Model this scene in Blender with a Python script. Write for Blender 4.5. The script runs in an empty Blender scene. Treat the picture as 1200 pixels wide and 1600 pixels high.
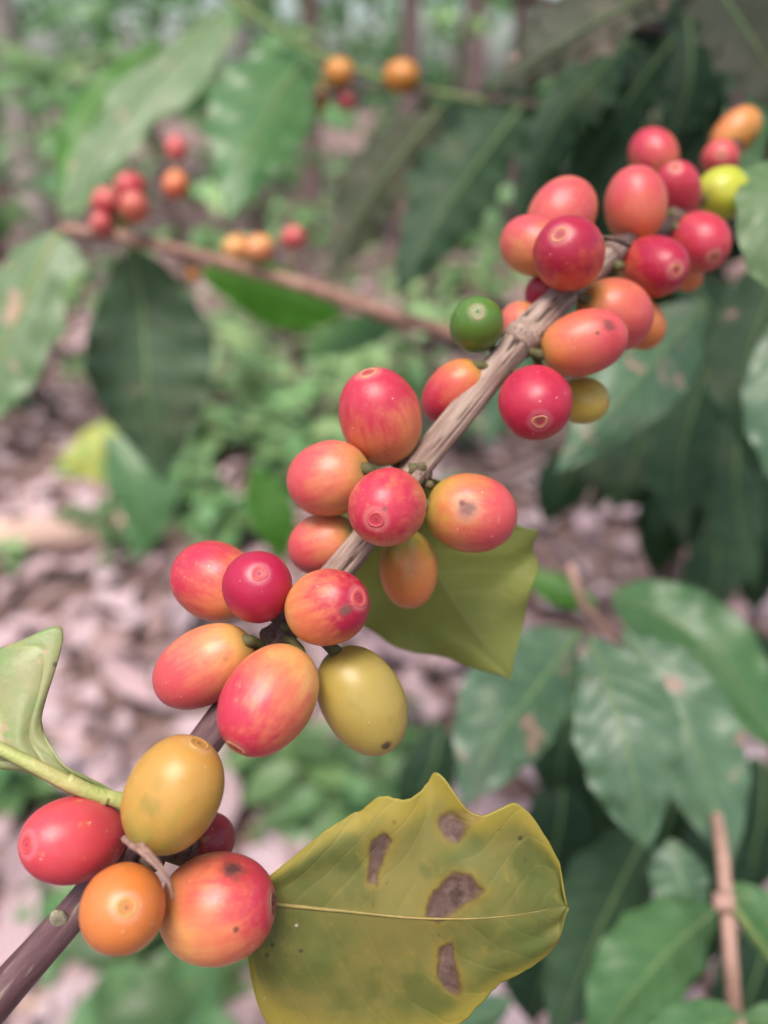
import bpy, bmesh, math, random
from mathutils import Vector, Matrix, Quaternion, noise as mnoise
random.seed(7)
sc = bpy.context.scene
COL = sc.collection
rad = math.radians

# ------------------------------------------------------------------ camera
CAM = Vector((0.0, 0.0, 1.05)); PITCH = rad(28.0); FPX = 1254.0
FW = Vector((0, math.cos(PITCH), -math.sin(PITCH)))
RT = Vector((1, 0, 0))
UP = Vector((0, math.sin(PITCH), math.cos(PITCH)))
cd = bpy.data.cameras.new('camera'); cam = bpy.data.objects.new('camera', cd); COL.objects.link(cam)
cam.location = CAM; cam.rotation_euler = (math.pi/2 - PITCH, 0, 0)
cd.sensor_fit = 'VERTICAL'; cd.sensor_height = 36.0; cd.sensor_width = 27.0
cd.lens = 36.0*FPX/1600.0
cd.clip_start = 0.01; cd.clip_end = 300
cd.dof.use_dof = True; cd.dof.focus_distance = 0.112
cd.dof.aperture_fstop = cd.lens/3.0; cd.dof.aperture_blades = 0
sc.camera = cam
# ------------------------------------------------------------------ world, sun, exposure
SUN_EL, SUN_AZ = rad(68), rad(200)      # azimuth clockwise from +Y: behind the camera, a little to the left
w = bpy.data.worlds.new('World'); sc.world = w; w.use_nodes = True
nt = w.node_tree; nt.nodes.clear()
sky = nt.nodes.new('ShaderNodeTexSky'); sky.sky_type = 'NISHITA'; sky.sun_disc = False
sky.sun_elevation = SUN_EL; sky.sun_rotation = SUN_AZ; sky.air_density = 1.0; sky.dust_density = 4.0; sky.ozone_density = 0.6
bg = nt.nodes.new('ShaderNodeBackground'); bg.inputs[1].default_value = 0.15
wo = nt.nodes.new('ShaderNodeOutputWorld')
nt.links.new(sky.outputs[0], bg.inputs[0]); nt.links.new(bg.outputs[0], wo.inputs[0])
sd = bpy.data.lights.new('sun', 'SUN'); sd.energy = 2.8; sd.angle = rad(30); sd.color = (1.0, 0.95, 0.88)
sun = bpy.data.objects.new('sun', sd); COL.objects.link(sun)
sdir = Vector((math.sin(SUN_AZ)*math.cos(SUN_EL), math.cos(SUN_AZ)*math.cos(SUN_EL), math.sin(SUN_EL)))
sun.rotation_euler = sdir.to_track_quat('Z', 'Y').to_euler(); sun.location = (0, -2, 6)
sc.view_settings.view_transform = 'Standard'; sc.view_settings.look = 'None'
sc.view_settings.gamma = 1.0; sc.view_settings.use_curve_mapping = False
sc.view_settings.exposure = 0.9
sc.render.engine = 'CYCLES'; sc.cycles.use_denoising = True
sc.cycles.max_bounces = 6; sc.cycles.transparent_max_bounces = 4; sc.cycles.caustics_reflective = False; sc.cycles.caustics_refractive = False

# ------------------------------------------------------------------ helpers
def P(px, py, d):
    return CAM + d*(FW + RT*((px-600)/FPX) + UP*((800-py)/FPX))
def G(px, py, z=0.0):
    r = FW + RT*((px-600)/FPX) + UP*((800-py)/FPX)
    return CAM + r*((z-CAM.z)/r.z)
def topx(p):
    q = p-CAM; d = q.dot(FW); return Vector((600+FPX*q.dot(RT)/d, 800-FPX*q.dot(UP)/d))
def lerp(a, b, t): return a+(b-a)*t
def sstep(a, b, x):
    t = min(1, max(0, (x-a)/(b-a))); return t*t*(3-2*t)
def interp(tab, x):
    if x <= tab[0][0]: return tab[0][1]
    for (x0, y0), (x1, y1) in zip(tab, tab[1:]):
        if x <= x1: return lerp(y0, y1, (x-x0)/(x1-x0))
    return tab[-1][1]
def catmull(pts, n):
    pts = [Vector(p) for p in pts]
    if len(pts) == 2: return [pts[0].lerp(pts[1], i/(n-1)) for i in range(n)]
    L = [0]
    for a, b in zip(pts, pts[1:]): L.append(L[-1]+(b-a).length)
    out = []
    ext = [pts[0]*2-pts[1]] + pts + [pts[-1]*2-pts[-2]]
    for i in range(n):
        s = L[-1]*i/(n-1); k = 0
        while k < len(pts)-2 and s > L[k+1]: k += 1
        t = (s-L[k])/max(1e-9, L[k+1]-L[k])
        p0, p1, p2, p3 = ext[k:k+4]
        out.append(0.5*((2*p1)+(p2-p0)*t+(2*p0-5*p1+4*p2-p3)*t*t+(3*p1-p0-3*p2+p3)*t**3))
    return out
def empty(name, loc, label, cat, group=None):
    o = bpy.data.objects.new(name, None); COL.objects.link(o); o.location = loc
    o.empty_display_size = 0.02
    return tag(o, label, cat, group)
def tag(o, label=None, cat=None, group=None, kind=None):
    if label: o['label'] = label
    if cat: o['category'] = cat
    if group: o['group'] = group
    if kind: o['kind'] = kind
    return o
def mesh_obj(name, verts, faces, mat, parent=None, smooth=True, uvs=None, attrs=None):
    me = bpy.data.meshes.new(name); me.from_pydata([tuple(v) for v in verts], [], faces)
    if uvs:
        uvl = me.uv_layers.new(name='UVMap')
        idx = [0]*len(me.loops); me.loops.foreach_get('vertex_index', idx)
        flat = [0.0]*(2*len(idx))
        for k, i in enumerate(idx): flat[2*k], flat[2*k+1] = uvs[i]
        uvl.data.foreach_set('uv', flat)
    for an, vals in (attrs or {}).items():
        at = me.attributes.new(an, 'FLOAT', 'POINT'); at.data.foreach_set('value', vals)
    if smooth: me.polygons.foreach_set('use_smooth', [True]*len(me.polygons))
    if mat: me.materials.append(mat)
    o = bpy.data.objects.new(name, me); COL.objects.link(o)
    if parent: o.parent = parent
    return o
def frames(pts):
    """parallel transport frames along a curve"""
    T = []
    for i in range(len(pts)):
        a = pts[max(0, i-1)]; b = pts[min(len(pts)-1, i+1)]; T.append((b-a).normalized())
    n = T[0].orthogonal().normalized(); out = []
    for t in T:
        n = (n - t*n.dot(t)).normalized(); out.append((t, n, t.cross(n)))
    return out
def tube_data(pts, radf, seg=10, dispf=None, cap=True, base=0):
    fr = frames(pts); V = []; F = []; n = len(pts); al = []; an = []
    for i, (p, (t, a, b)) in enumerate(zip(pts, fr)):
        u = i/(n-1); r = radf(u)
        for k in range(seg):
            th = 2*math.pi*k/seg
            rr = r*(1+(dispf(u, th) if dispf else 0))
            V.append(p + (a*math.cos(th)+b*math.sin(th))*rr); al.append(u); an.append(th)
    for i in range(n-1):
        for k in range(seg):
            k2 = (k+1) % seg
            F.append((base+i*seg+k, base+i*seg+k2, base+(i+1)*seg+k2, base+(i+1)*seg+k))
    if cap:
        F.append(tuple(base+k for k in range(seg))[::-1]); F.append(tuple(base+(n-1)*seg+k for k in range(seg)))
    return V, F, al, an
def tube(name, pts, radf, mat, parent=None, seg=10, n=None, dispf=None, off=Vector((0, 0, 0))):
    if n: pts = catmull(pts, n)
    V, F, al, an = tube_data([Vector(p)-off for p in pts], radf, seg, dispf)
    return mesh_obj(name, V, F, mat, parent, attrs={'along': al, 'ang': an})

# ------------------------------------------------------------------ node helpers
class NT:
    def __init__(s, name):
        s.m = bpy.data.materials.new(name); s.m.use_nodes = True; s.t = s.m.node_tree; s.t.nodes.clear()
    def n(s, ty, **kw):
        x = s.t.nodes.new(ty)
        for k, v in kw.items(): setattr(x, k, v)
        return x
    def put(s, sock, v):
        if isinstance(v, bpy.types.NodeSocket): s.t.links.new(v, sock)
        elif v is not None:
            if isinstance(v, (tuple, list)) and len(v) == 3 and sock.type == 'RGBA': v = (*v, 1)
            sock.default_value = v
    def math(s, op, a, b=None, c=None, clamp=False):
        x = s.n('ShaderNodeMath', operation=op, use_clamp=clamp)
        for i, v in enumerate((a, b, c)):
            if v is not None: s.put(x.inputs[i], v)
        return x.outputs[0]
    def vm(s, op, a, b=None, scale=None):
        x = s.n('ShaderNodeVectorMath', operation=op); s.put(x.inputs[0], a)
        if b is not None: s.put(x.inputs[1], b)
        if scale is not None: s.put(x.inputs[3], scale)
        return x.outputs[1] if op in ('DOT_PRODUCT', 'LENGTH', 'DISTANCE') else x.outputs[0]
    def mix(s, f, a, b, mode='MIX'):
        x = s.n('ShaderNodeMix', data_type='RGBA', blend_type=mode)
        s.put(x.inputs[0], f); s.put(x.inputs[6], a); s.put(x.inputs[7], b); return x.outputs[2]
    def noise(s, vec, scale, detail=2, rough=0.5, w=None):
        x = s.n('ShaderNodeTexNoise', noise_dimensions='4D' if w is not None else '3D')
        if vec is not None: s.put(x.inputs['Vector'], vec)
        if w is not None: x.inputs['W'].default_value = w
        x.inputs['Scale'].default_value = scale; x.inputs['Detail'].default_value = detail; x.inputs['Roughness'].default_value = rough
        return x.outputs[0]
    def map(s, v, a, b, c=0.0, d=1.0, smooth=True):
        x = s.n('ShaderNodeMapRange', interpolation_type='SMOOTHSTEP' if smooth else 'LINEAR')
        s.put(x.inputs[0], v)
        for i, q in enumerate((a, b, c, d)): s.put(x.inputs[1+i], q)
        return x.outputs[0]
    def attr(s, name):
        x = s.n('ShaderNodeAttribute', attribute_name=name); return x.outputs['Fac']
    def finish(s, col, rough=0.5, spec=0.5, bump=None, bstr=0.2, bdist=0.0005, transl=0.0, tcol=None, sss=0.0, srad=(0.002, 0.0007, 0.0004), coat=0.0, sheen=0.0):
        b = s.n('ShaderNodeBsdfPrincipled'); s.put(b.inputs['Base Color'], col); s.put(b.inputs['Roughness'], rough)
        s.put(b.inputs['Specular IOR Level'], spec)
        if coat: b.inputs['Coat Weight'].default_value = coat; b.inputs['Coat Roughness'].default_value = 0.25
        if sss:
            b.inputs['Subsurface Weight'].default_value = sss; b.inputs['Subsurface Radius'].default_value = srad; b.inputs['Subsurface Scale'].default_value = 1.0
        if sheen: b.inputs['Sheen Weight'].default_value = sheen; b.inputs['Sheen Roughness'].default_value = 0.5
        out = b.outputs[0]
        if bump is not None:
            bp = s.n('ShaderNodeBump'); bp.inputs['Strength'].default_value = bstr; bp.inputs['Distance'].default_value = bdist
            s.put(bp.inputs['Height'], bump); s.t.links.new(bp.outputs[0], b.inputs['Normal'])
        if transl:
            tr = s.n('ShaderNodeBsdfTranslucent'); s.put(tr.inputs[0], tcol if tcol is not None else col)
            mx = s.n('ShaderNodeMixShader'); s.put(mx.inputs[0], transl)
            s.t.links.new(out, mx.inputs[1]); s.t.links.new(tr.outputs[0], mx.inputs[2]); out = mx.outputs[0]
        o = s.n('ShaderNodeOutputMaterial'); s.t.links.new(out, o.inputs[0]); return s.m

def leaf_mat(name, base, alt, vein, tcol, rough=0.42, spec=0.5, transl=0.25, spots=0.0, spotcol=(0.42, 0.24, 0.2), nv=9, slant=0.22, veinamt=0.6, altamt=0.6, rand=0.0, seed=1.0, speckle=0.0, necro=False, dust=0.0, nsc=40):
    s = NT(name)
    uv = s.n('ShaderNodeUVMap', uv_map='UVMap').outputs[0]
    sp = s.n('ShaderNodeSeparateXYZ'); s.put(sp.inputs[0], uv)
    u = sp.outputs[0]; v = s.math('ABSOLUTE', s.math('MULTIPLY_ADD', sp.outputs[1], 2.0, -1.0))
    oc = s.n('ShaderNodeTexCoord').outputs['Object']
    wob = s.math('MULTIPLY_ADD', s.noise(uv, 6, 2), 0.05, -0.025)
    ph = s.math('ADD', s.math('SUBTRACT', u, s.math('MULTIPLY', s.math('POWER', v, 1.25), slant)), wob)
    fr = s.math('PINGPONG', s.math('MULTIPLY', ph, float(nv)), 0.5)      # 0 at a vein, .5 between
    sec = s.map(fr, 0.0, 0.10, 1.0, 0.0)
    mid = s.map(v, 0.015, 0.06, 1.0, 0.0)
    veinf = s.math('MULTIPLY', s.math('MAXIMUM', s.math('MULTIPLY', sec, 0.6), mid), veinamt)
    vo = s.n('ShaderNodeTexVoronoi', feature='DISTANCE_TO_EDGE'); s.put(vo.inputs['Vector'], s.vm('MULTIPLY', uv, (26.0, 16.0, 1.0))); vo.inputs['Scale'].default_value = 1.6
    net = s.map(vo.outputs['Distance'], 0.0, 0.09, 1.0, 0.0)
    n1 = s.noise(oc, nsc, 4, 0.6, w=seed); n2 = s.noise(oc, nsc*4, 3, 0.6, w=seed+3)
    col = s.mix(s.math('MULTIPLY', s.map(n1, 0.36, 0.64), altamt), base, alt)
    col = s.mix(s.math('MULTIPLY', s.map(n2, 0.45, 0.75), 0.25), col, tuple(c*0.55 for c in base))
    col = s.mix(s.math('MULTIPLY', net, 0.03), col, vein)
    col = s.mix(veinf, col, vein)
    if spots:
        n3 = s.noise(oc, nsc*1.6, 3, 0.6, w=seed+9)
        col = s.mix(s.map(n3, 0.70-spots*0.2, 0.76-spots*0.18, 0.0, 0.85), col, spotcol)
    if speckle:
        vs = s.n('ShaderNodeTexVoronoi'); s.put(vs.inputs['Vector'], oc); vs.inputs['Scale'].default_value = 420
        sel = s.math('GREATER_THAN', s.noise(oc, 260, 1, w=seed+5), 0.6)
        col = s.mix(s.math('MULTIPLY', s.math('MULTIPLY', s.map(vs.outputs['Distance'], 0.12, 0.2, 1.0, 0.0), sel), speckle), col, (0.05, 0.045, 0.02))
        vs2 = s.n('ShaderNodeTexVoronoi'); s.put(vs2.inputs['Vector'], s.vm('ADD', oc, (1.3, 2.1, .7))); vs2.inputs['Scale'].default_value = 300
        sel2 = s.math('GREATER_THAN', s.noise(oc, 200, 1, w=seed+6), 0.62)
        col = s.mix(s.math('MULTIPLY', s.math('MULTIPLY', s.map(vs2.outputs['Distance'], 0.06, 0.11, 1.0, 0.0), sel2), speckle), col, (0.6, 0.58, 0.45))
    if dust:
        col = s.mix(s.map(s.noise(oc, nsc*0.8, 5, 0.65, w=seed+20), 0.5, 0.75, 0.0, dust), col, (0.45, 0.33, 0.28))
    if rand:
        oi = s.n('ShaderNodeObjectInfo').outputs['Random']
        hs = s.n('ShaderNodeHueSaturation'); s.put(hs.inputs['Color'], col)
        s.put(hs.inputs['Hue'], s.math('MULTIPLY_ADD', oi, 0.06*rand, 0.5-0.03*rand))
        s.put(hs.inputs['Value'], s.math('MULTIPLY_ADD', s.math('FRACT', s.math('MULTIPLY', oi, 7.3)), 0.9*rand, 1-0.4*rand)); col = hs.outputs[0]
    trn = transl
    if necro:
        d = s.attr('spot')
        dn = s.math('ADD', d, s.math('ADD', s.math('MULTIPLY_ADD', s.noise(oc, 300, 4, 0.65), 22.0, -11.0), s.math('MULTIPLY_ADD', s.noise(oc, 1300, 3, 0.6), 8.0, -6.0)))
        inner = s.noise(oc, 520, 5, 0.75); gra = s.noise(oc, 160, 2, 0.5)
        bc = s.mix(s.map(inner, 0.32, 0.66), (0.07, 0.04, 0.034), (0.19, 0.12, 0.10))
        bc = s.mix(s.map(gra, 0.45, 0.65, 0, 0.6), bc, (0.12, 0.075, 0.062))
        col = s.mix(s.map(dn, 1.0, 20.0, 0.35, 0.0), col, (0.30, 0.20, 0.03))
        col = s.mix(s.map(dn, -3.0, 5.0, 0.85, 0.0), col, (0.12, 0.065, 0.035))
        col = s.mix(s.map(dn, -7.0, -1.0, 1.0, 0.0), col, bc)
        e = s.attr('edge')
        gb = s.noise(oc, 95, 4, 0.6, w=31.0); gs = s.noise(oc, 330, 4, 0.7, w=37.0)
        skin = s.map(dn, 0.0, 6.0)
        col = s.mix(s.math('MULTIPLY', s.map(gb, 0.50, 0.66, 0, 0.6), skin), col, (0.065, 0.095, 0.022))
        col = s.mix(s.math('MULTIPLY', s.map(gs, 0.56, 0.70, 0, 0.4), skin), col, (0.33, 0.23, 0.045))
        col = s.mix(s.map(s.math('ADD', e, s.math('MULTIPLY_ADD', n1, 0.5, -0.25)), 0.3, 0.75, 0.0, 0.5), col, (0.45, 0.34, 0.05))
    hgt = s.math('ADD', s.math('MULTIPLY', sec, -0.5), s.math('ADD', s.math('MULTIPLY', n2, 0.8), s.math('MULTIPLY', net, -0.03)))
    return s.finish(col, rough=s.math('MULTIPLY_ADD', n1, 0.05, rough-0.02), spec=spec, bump=hgt, bstr=(0.18 if necro else 0.35), bdist=0.0004, transl=trn, tcol=tcol if not rand else None)

M = {}
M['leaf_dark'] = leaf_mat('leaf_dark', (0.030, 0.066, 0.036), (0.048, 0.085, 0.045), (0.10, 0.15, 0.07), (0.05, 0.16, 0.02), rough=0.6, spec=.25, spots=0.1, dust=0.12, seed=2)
M['leaf_dull'] = leaf_mat('leaf_dull', (0.050, 0.090, 0.050), (0.070, 0.11, 0.058), (0.10, 0.145, 0.075), (0.07, 0.18, 0.03), rough=0.55, spec=.35, spots=0.25, dust=0.2, seed=16)
M['leaf_olive'] = leaf_mat('leaf_olive', (0.050, 0.055, 0.034), (0.036, 0.048, 0.028), (0.075, 0.08, 0.045), (0.08, 0.11, 0.03), rough=0.65, spec=.2, spots=0.1, dust=0.25, transl=0.15, seed=17)
M['leaf_shade'] = leaf_mat('leaf_shade', (0.013, 0.032, 0.018), (0.02, 0.04, 0.022), (0.04, 0.07, 0.04), (0.05, 0.16, 0.02), rough=0.6, spec=.15, transl=.2, seed=14)  # leaf green blackened, painting shade into the gaps of the foliage
M['leaf_mid'] = leaf_mat('leaf_mid', (0.06, 0.15, 0.055), (0.095, 0.19, 0.07), (0.16, 0.25, 0.10), (0.07, 0.25, 0.02), rough=0.38, spots=0.0, dust=0.06, seed=3)
M['leaf_gloss'] = leaf_mat('leaf_gloss', (0.072, 0.145, 0.082), (0.11, 0.19, 0.11), (0.20, 0.31, 0.17), (0.06, 0.2, 0.03), rough=0.36, spec=0.55, spots=0.55, dust=0.25, seed=4)
M['leaf_brown'] = leaf_mat('leaf_brown', (0.065, 0.066, 0.045), (0.04, 0.055, 0.034), (0.12, 0.12, 0.07), (0.10, 0.12, 0.03), rough=0.65, spec=.3, spots=0.1, dust=0.4, transl=0.15, seed=5)
M['leaf_pale'] = leaf_mat('leaf_pale', (0.11, 0.19, 0.08), (0.16, 0.23, 0.12), (0.24, 0.30, 0.15), (0.12, 0.3, 0.05), rough=0.45, spots=0.5, dust=0.08, spotcol=(0.5, 0.3, 0.24), seed=6)
M['leaf_bright'] = leaf_mat('leaf_bright', (0.06, 0.19, 0.025), (0.09, 0.24, 0.03), (0.13, 0.27, 0.05), (0.12, 0.42, 0.02), rough=0.45, transl=0.45, seed=8)
M['leaf_shrub'] = leaf_mat('leaf_shrub', (0.092, 0.19, 0.066), (0.15, 0.25, 0.10), (0.15, 0.25, 0.11), None, rough=0.38, spec=.4, transl=0.35, rand=1.0, seed=9, nsc=20)
M['leaf_light'] = leaf_mat('leaf_light', (0.22, 0.36, 0.14), (0.30, 0.43, 0.22), (0.22, 0.3, 0.15), None, rough=0.42, transl=0.35, rand=0.8, seed=10, nsc=20)
M['leaf_spotted'] = leaf_mat('leaf_spotted', (0.118, 0.14, 0.036), (0.225, 0.188, 0.052), (0.24, 0.21, 0.075), (0.32, 0.30, 0.02), rough=0.52, spec=0.28, transl=0.25, nv=9, slant=0.30, veinamt=0.22, altamt=0.95, seed=11, speckle=0.8, necro=True, nsc=55)
M['leaf_yellow'] = leaf_mat('leaf_yellow', (0.30, 0.32, 0.085), (0.25, 0.28, 0.08), (0.40, 0.37, 0.12), (0.42, 0.46, 0.06), rough=0.5, spec=0.3, transl=0.42, nv=9, slant=0.3, veinamt=0.4, seed=12, spots=0.15, spotcol=(0.16, 0.12, 0.03))
M['leaf_rusty'] = leaf_mat('leaf_rusty', (0.23, 0.33, 0.12), (0.44, 0.36, 0.20), (0.40, 0.42, 0.12), (0.3, 0.4, 0.08), rough=0.4, transl=0.3, nv=7, veinamt=0.5, spots=0.6, spotcol=(0.50, 0.33, 0.22), seed=13, speckle=0.7, nsc=130)
M['leaf_fallen'] = leaf_mat('leaf_fallen', (0.14, 0.32, 0.10), (0.60, 0.50, 0.08), (0.4, 0.4, 0.12), (0.3, 0.4, 0.05), rough=0.45, transl=0.2, altamt=1.0, seed=15, nsc=14)

def simple(name, c1, c2, scale, rough=0.7, c3=None, stretch=(1, 1, 1), bstr=0.4, bdist=0.001, spec=0.3, rand=0.0):
    s = NT(name); oc = s.vm('MULTIPLY', s.n('ShaderNodeTexCoord').outputs['Object'], stretch)
    a = s.noise(oc, scale, 4, 0.6); b = s.noise(oc, scale*5, 3, 0.6)
    col = s.mix(s.map(a, 0.35, 0.65), c1, c2)
    if c3: col = s.mix(s.map(b, 0.5, 0.72), col, c3)
    if rand:
        oi = s.n('ShaderNodeObjectInfo').outputs['Random']
        hs = s.n('ShaderNodeHueSaturation'); s.put(hs.inputs['Color'], col)
        s.put(hs.inputs['Hue'], s.math('MULTIPLY_ADD', oi, 0.05*rand, 0.5-0.025*rand))
        s.put(hs.inputs['Value'], s.math('MULTIPLY_ADD', s.math('FRACT', s.math('MULTIPLY', oi, 9.7)), rand, 1-0.55*rand)); col = hs.outputs[0]
    return s.finish(col, rough, spec, s.math('ADD', a, s.math('MULTIPLY', b, 0.5)), bstr, bdist)
M['petiole'] = simple('petiole', (0.30, 0.34, 0.11), (0.40, 0.37, 0.15), 200, 0.5)
M['midrib_yellow'] = simple('midrib_yellow', (0.20, 0.165, 0.045), (0.27, 0.20, 0.065), 300, 0.5)
M['midrib_olive'] = simple('midrib_olive', (0.19, 0.20, 0.06), (0.24, 0.22, 0.07), 300, 0.5)
M['midrib_green'] = simple('midrib_green', (0.13, 0.21, 0.08), (0.18, 0.26, 0.10), 200, 0.5)
M['stalk'] = simple('stalk', (0.085, 0.11, 0.03), (0.13, 0.09, 0.05), 600, 0.6, bdist=0.0003)
M['node'] = simple('node', (0.07, 0.042, 0.034), (0.17, 0.11, 0.09), 700, 0.9, c3=(0.26, 0.19, 0.16), bdist=0.0006, bstr=0.8)
M['bark_node'] = simple('bark_node', (0.27, 0.185, 0.15), (0.42, 0.31, 0.26), 350, .85, c3=(0.17, 0.11, 0.09), bdist=.0006, bstr=.6)
M['twig_pink'] = simple('twig_pink', (0.25, 0.13, 0.10), (0.36, 0.22, 0.17), 120, 0.6, c3=(0.16, 0.08, 0.06))
M['shoot'] = simple('shoot', (0.46, 0.27, 0.22), (0.38, 0.23, 0.18), 150, 0.6, c3=(0.22, 0.13, 0.10))
M['twig_green'] = simple('twig_green', (0.10, 0.17, 0.05), (0.16, 0.20, 0.07), 150, 0.6)
M['bark_dark'] = simple('bark_dark', (0.05, 0.032, 0.028), (0.10, 0.07, 0.06), 60, 0.9, c3=(0.16, 0.12, 0.11), stretch=(1, 1, .3), bdist=0.004)
M['bark_pale'] = simple('bark_pale', (0.30, 0.25, 0.22), (0.42, 0.37, 0.33), 12, 0.9, c3=(0.18, 0.14, 0.12), stretch=(1, 1, .3), bdist=0.01)
M['bark_pink'] = simple('bark_pink', (0.24, 0.15, 0.14), (0.34, 0.24, 0.22), 12, 0.9, c3=(0.14, 0.09, 0.085), stretch=(1, 1, .3), bdist=0.01)
M['dead_wood'] = simple('dead_wood', (0.56, 0.38, 0.30), (0.42, 0.28, 0.23), 25, 0.9, c3=(0.16, 0.11, 0.10), stretch=(.3, 1, 1), bdist=0.006)
M['dead_leaf'] = simple('dead_leaf', (0.44, 0.31, 0.325), (0.34, 0.225, 0.235), 30, 0.85, c3=(0.58, 0.46, 0.48), rand=0.5, bdist=0.003)

# ------------------------------------------------------------------ ground
def make_ground():
    s = NT('soil'); oc = s.n('ShaderNodeTexCoord').outputs['Object']
    a = s.noise(oc, 3.0, 5, 0.6); b = s.noise(oc, 22, 4, 0.65)
    v = s.n('ShaderNodeTexVoronoi'); s.put(v.inputs['Vector'], s.vm('ADD', oc, s.vm('SCALE', s.n('ShaderNodeTexNoise').outputs[1], None, 0.3))); v.inputs['Scale'].default_value = 14
    col = s.mix(s.map(a, 0.35, 0.65), (0.10, 0.062, 0.055), (0.17, 0.105, 0.095))
    col = s.mix(s.map(b, 0.48, 0.66), col, (0.30, 0.20, 0.18))
    mat = s.finish(col, 0.95, 0.2, s.math('ADD', a, b), 0.6, 0.03)
    xs = [-30+60*i/60 for i in range(61)]; V = []; F = []
    ys = [-6+46*j/60 for j in range(61)]
    for y in ys:
        for x in xs: V.append((x, y, 0.12*mnoise.noise(Vector((x*.35, y*.35, 0)))*min(1, max(0, (abs(y-2.5)+abs(x)-3)/3)) - 0.0))
    for j in range(60):
        for i in range(60): F.append((j*61+i, j*61+i+1, (j+1)*61+i+1, (j+1)*61+i))
    tag(mesh_obj('ground', V, F, mat), kind='structure')
make_ground()

# ------------------------------------------------------------------ generic leaves (unit length along +X, normal +Z)
def leaf_unit(name, mat, nu=14, nvh=3, width=0.2, wave=0.10, nw=7, droop=0.35, fold=0.25, curl=0.0, seed=0, petiole=0.08):
    rnd = random.Random(seed); ph = rnd.random()*6; V = []; F = []; UV = []
    nv = 2*nvh+1
    x = z = 0.0; ang = 0.25
    cx = [(0.0, 0.0, ang)]
    for i in range(nu):
        ang -= (droop*1.6)/nu; x += math.cos(ang)/nu; z += math.sin(ang)/nu; cx.append((x, z, ang))
    for i in range(nu+1):
        u = i/nu; uu = max(0.0, (u-petiole)/(1-petiole))
        wd = width*max(0.0, math.sin(math.pi*uu**0.92))**0.85*(1-0.35*uu**5) + 0.008*(1-u)
        x, z, a = cx[i]
        for j in range(nv):
            v = (j-nvh)/nvh
            ww = wd*(1+wave*0.5*math.sin(nw*2*math.pi*u+ph+(0 if v > 0 else 1.7))*abs(v))
            y = ww*v*math.cos(fold); h = abs(ww*v)*math.sin(fold) - curl*wd*v*v + wave*0.5*wd*math.sin(nw*2*math.pi*u+ph+(0 if v > 0 else 2.1))*v*v
            V.append((x-math.sin(a)*h, y, z+math.cos(a)*h)); UV.append((u, v*.5+.5))
    for i in range(nu):
        for j in range(nv-1): F.append((i*nv+j, (i+1)*nv+j, (i+1)*nv+j+1, i*nv+j+1))
    me = bpy.data.meshes.new(name); me.from_pydata(V, [], F)
    uvl = me.uv_layers.new(name='UVMap')
    for lp in me.loops: uvl.data[lp.index].uv = UV[lp.vertex_index]
    me.polygons.foreach_set('use_smooth', [True]*len(me.polygons)); me.materials.append(mat)
    return me
SHRUB = [leaf_unit('shrub_leaf', M['leaf_shrub'], seed=i, width=0.19+0.03*(i % 3), droop=0.2+0.18*i, fold=0.1+0.08*(i % 4)) for i in range(6)]
LIGHT = [leaf_unit('light_leaf', M['leaf_light'], seed=20+i, width=0.2+0.03*(i % 3), droop=0.2+0.2*i, fold=0.15, nu=10, nvh=2) for i in range(4)]
DEAD = [leaf_unit('dry_leaf', M['dead_leaf'], seed=40+i, width=0.2+0.025*i, droop=-0.5+0.5*i, fold=0.5-0.2*i, curl=0.5*(i % 3)-0.4, nu=10, nvh=3, wave=0.3, nw=4) for i in range(5)]

def place_leaf(me, parent, loc, direction, normal, size, name='leaf', off=Vector((0, 0, 0))):
    o = bpy.data.objects.new(name, me); COL.objects.link(o); o.parent = parent
    d = direction.normalized(); nrm = (normal - d*normal.dot(d))
    nrm = nrm.normalized() if nrm.length > 1e-4 else d.orthogonal().normalized()
    y = nrm.cross(d)
    o.matrix_local = Matrix.Translation(Vector(loc)-off) @ Matrix((d, y, nrm)).transposed().to_4x4() @ Matrix.Scale(size, 4)
    return o

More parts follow.
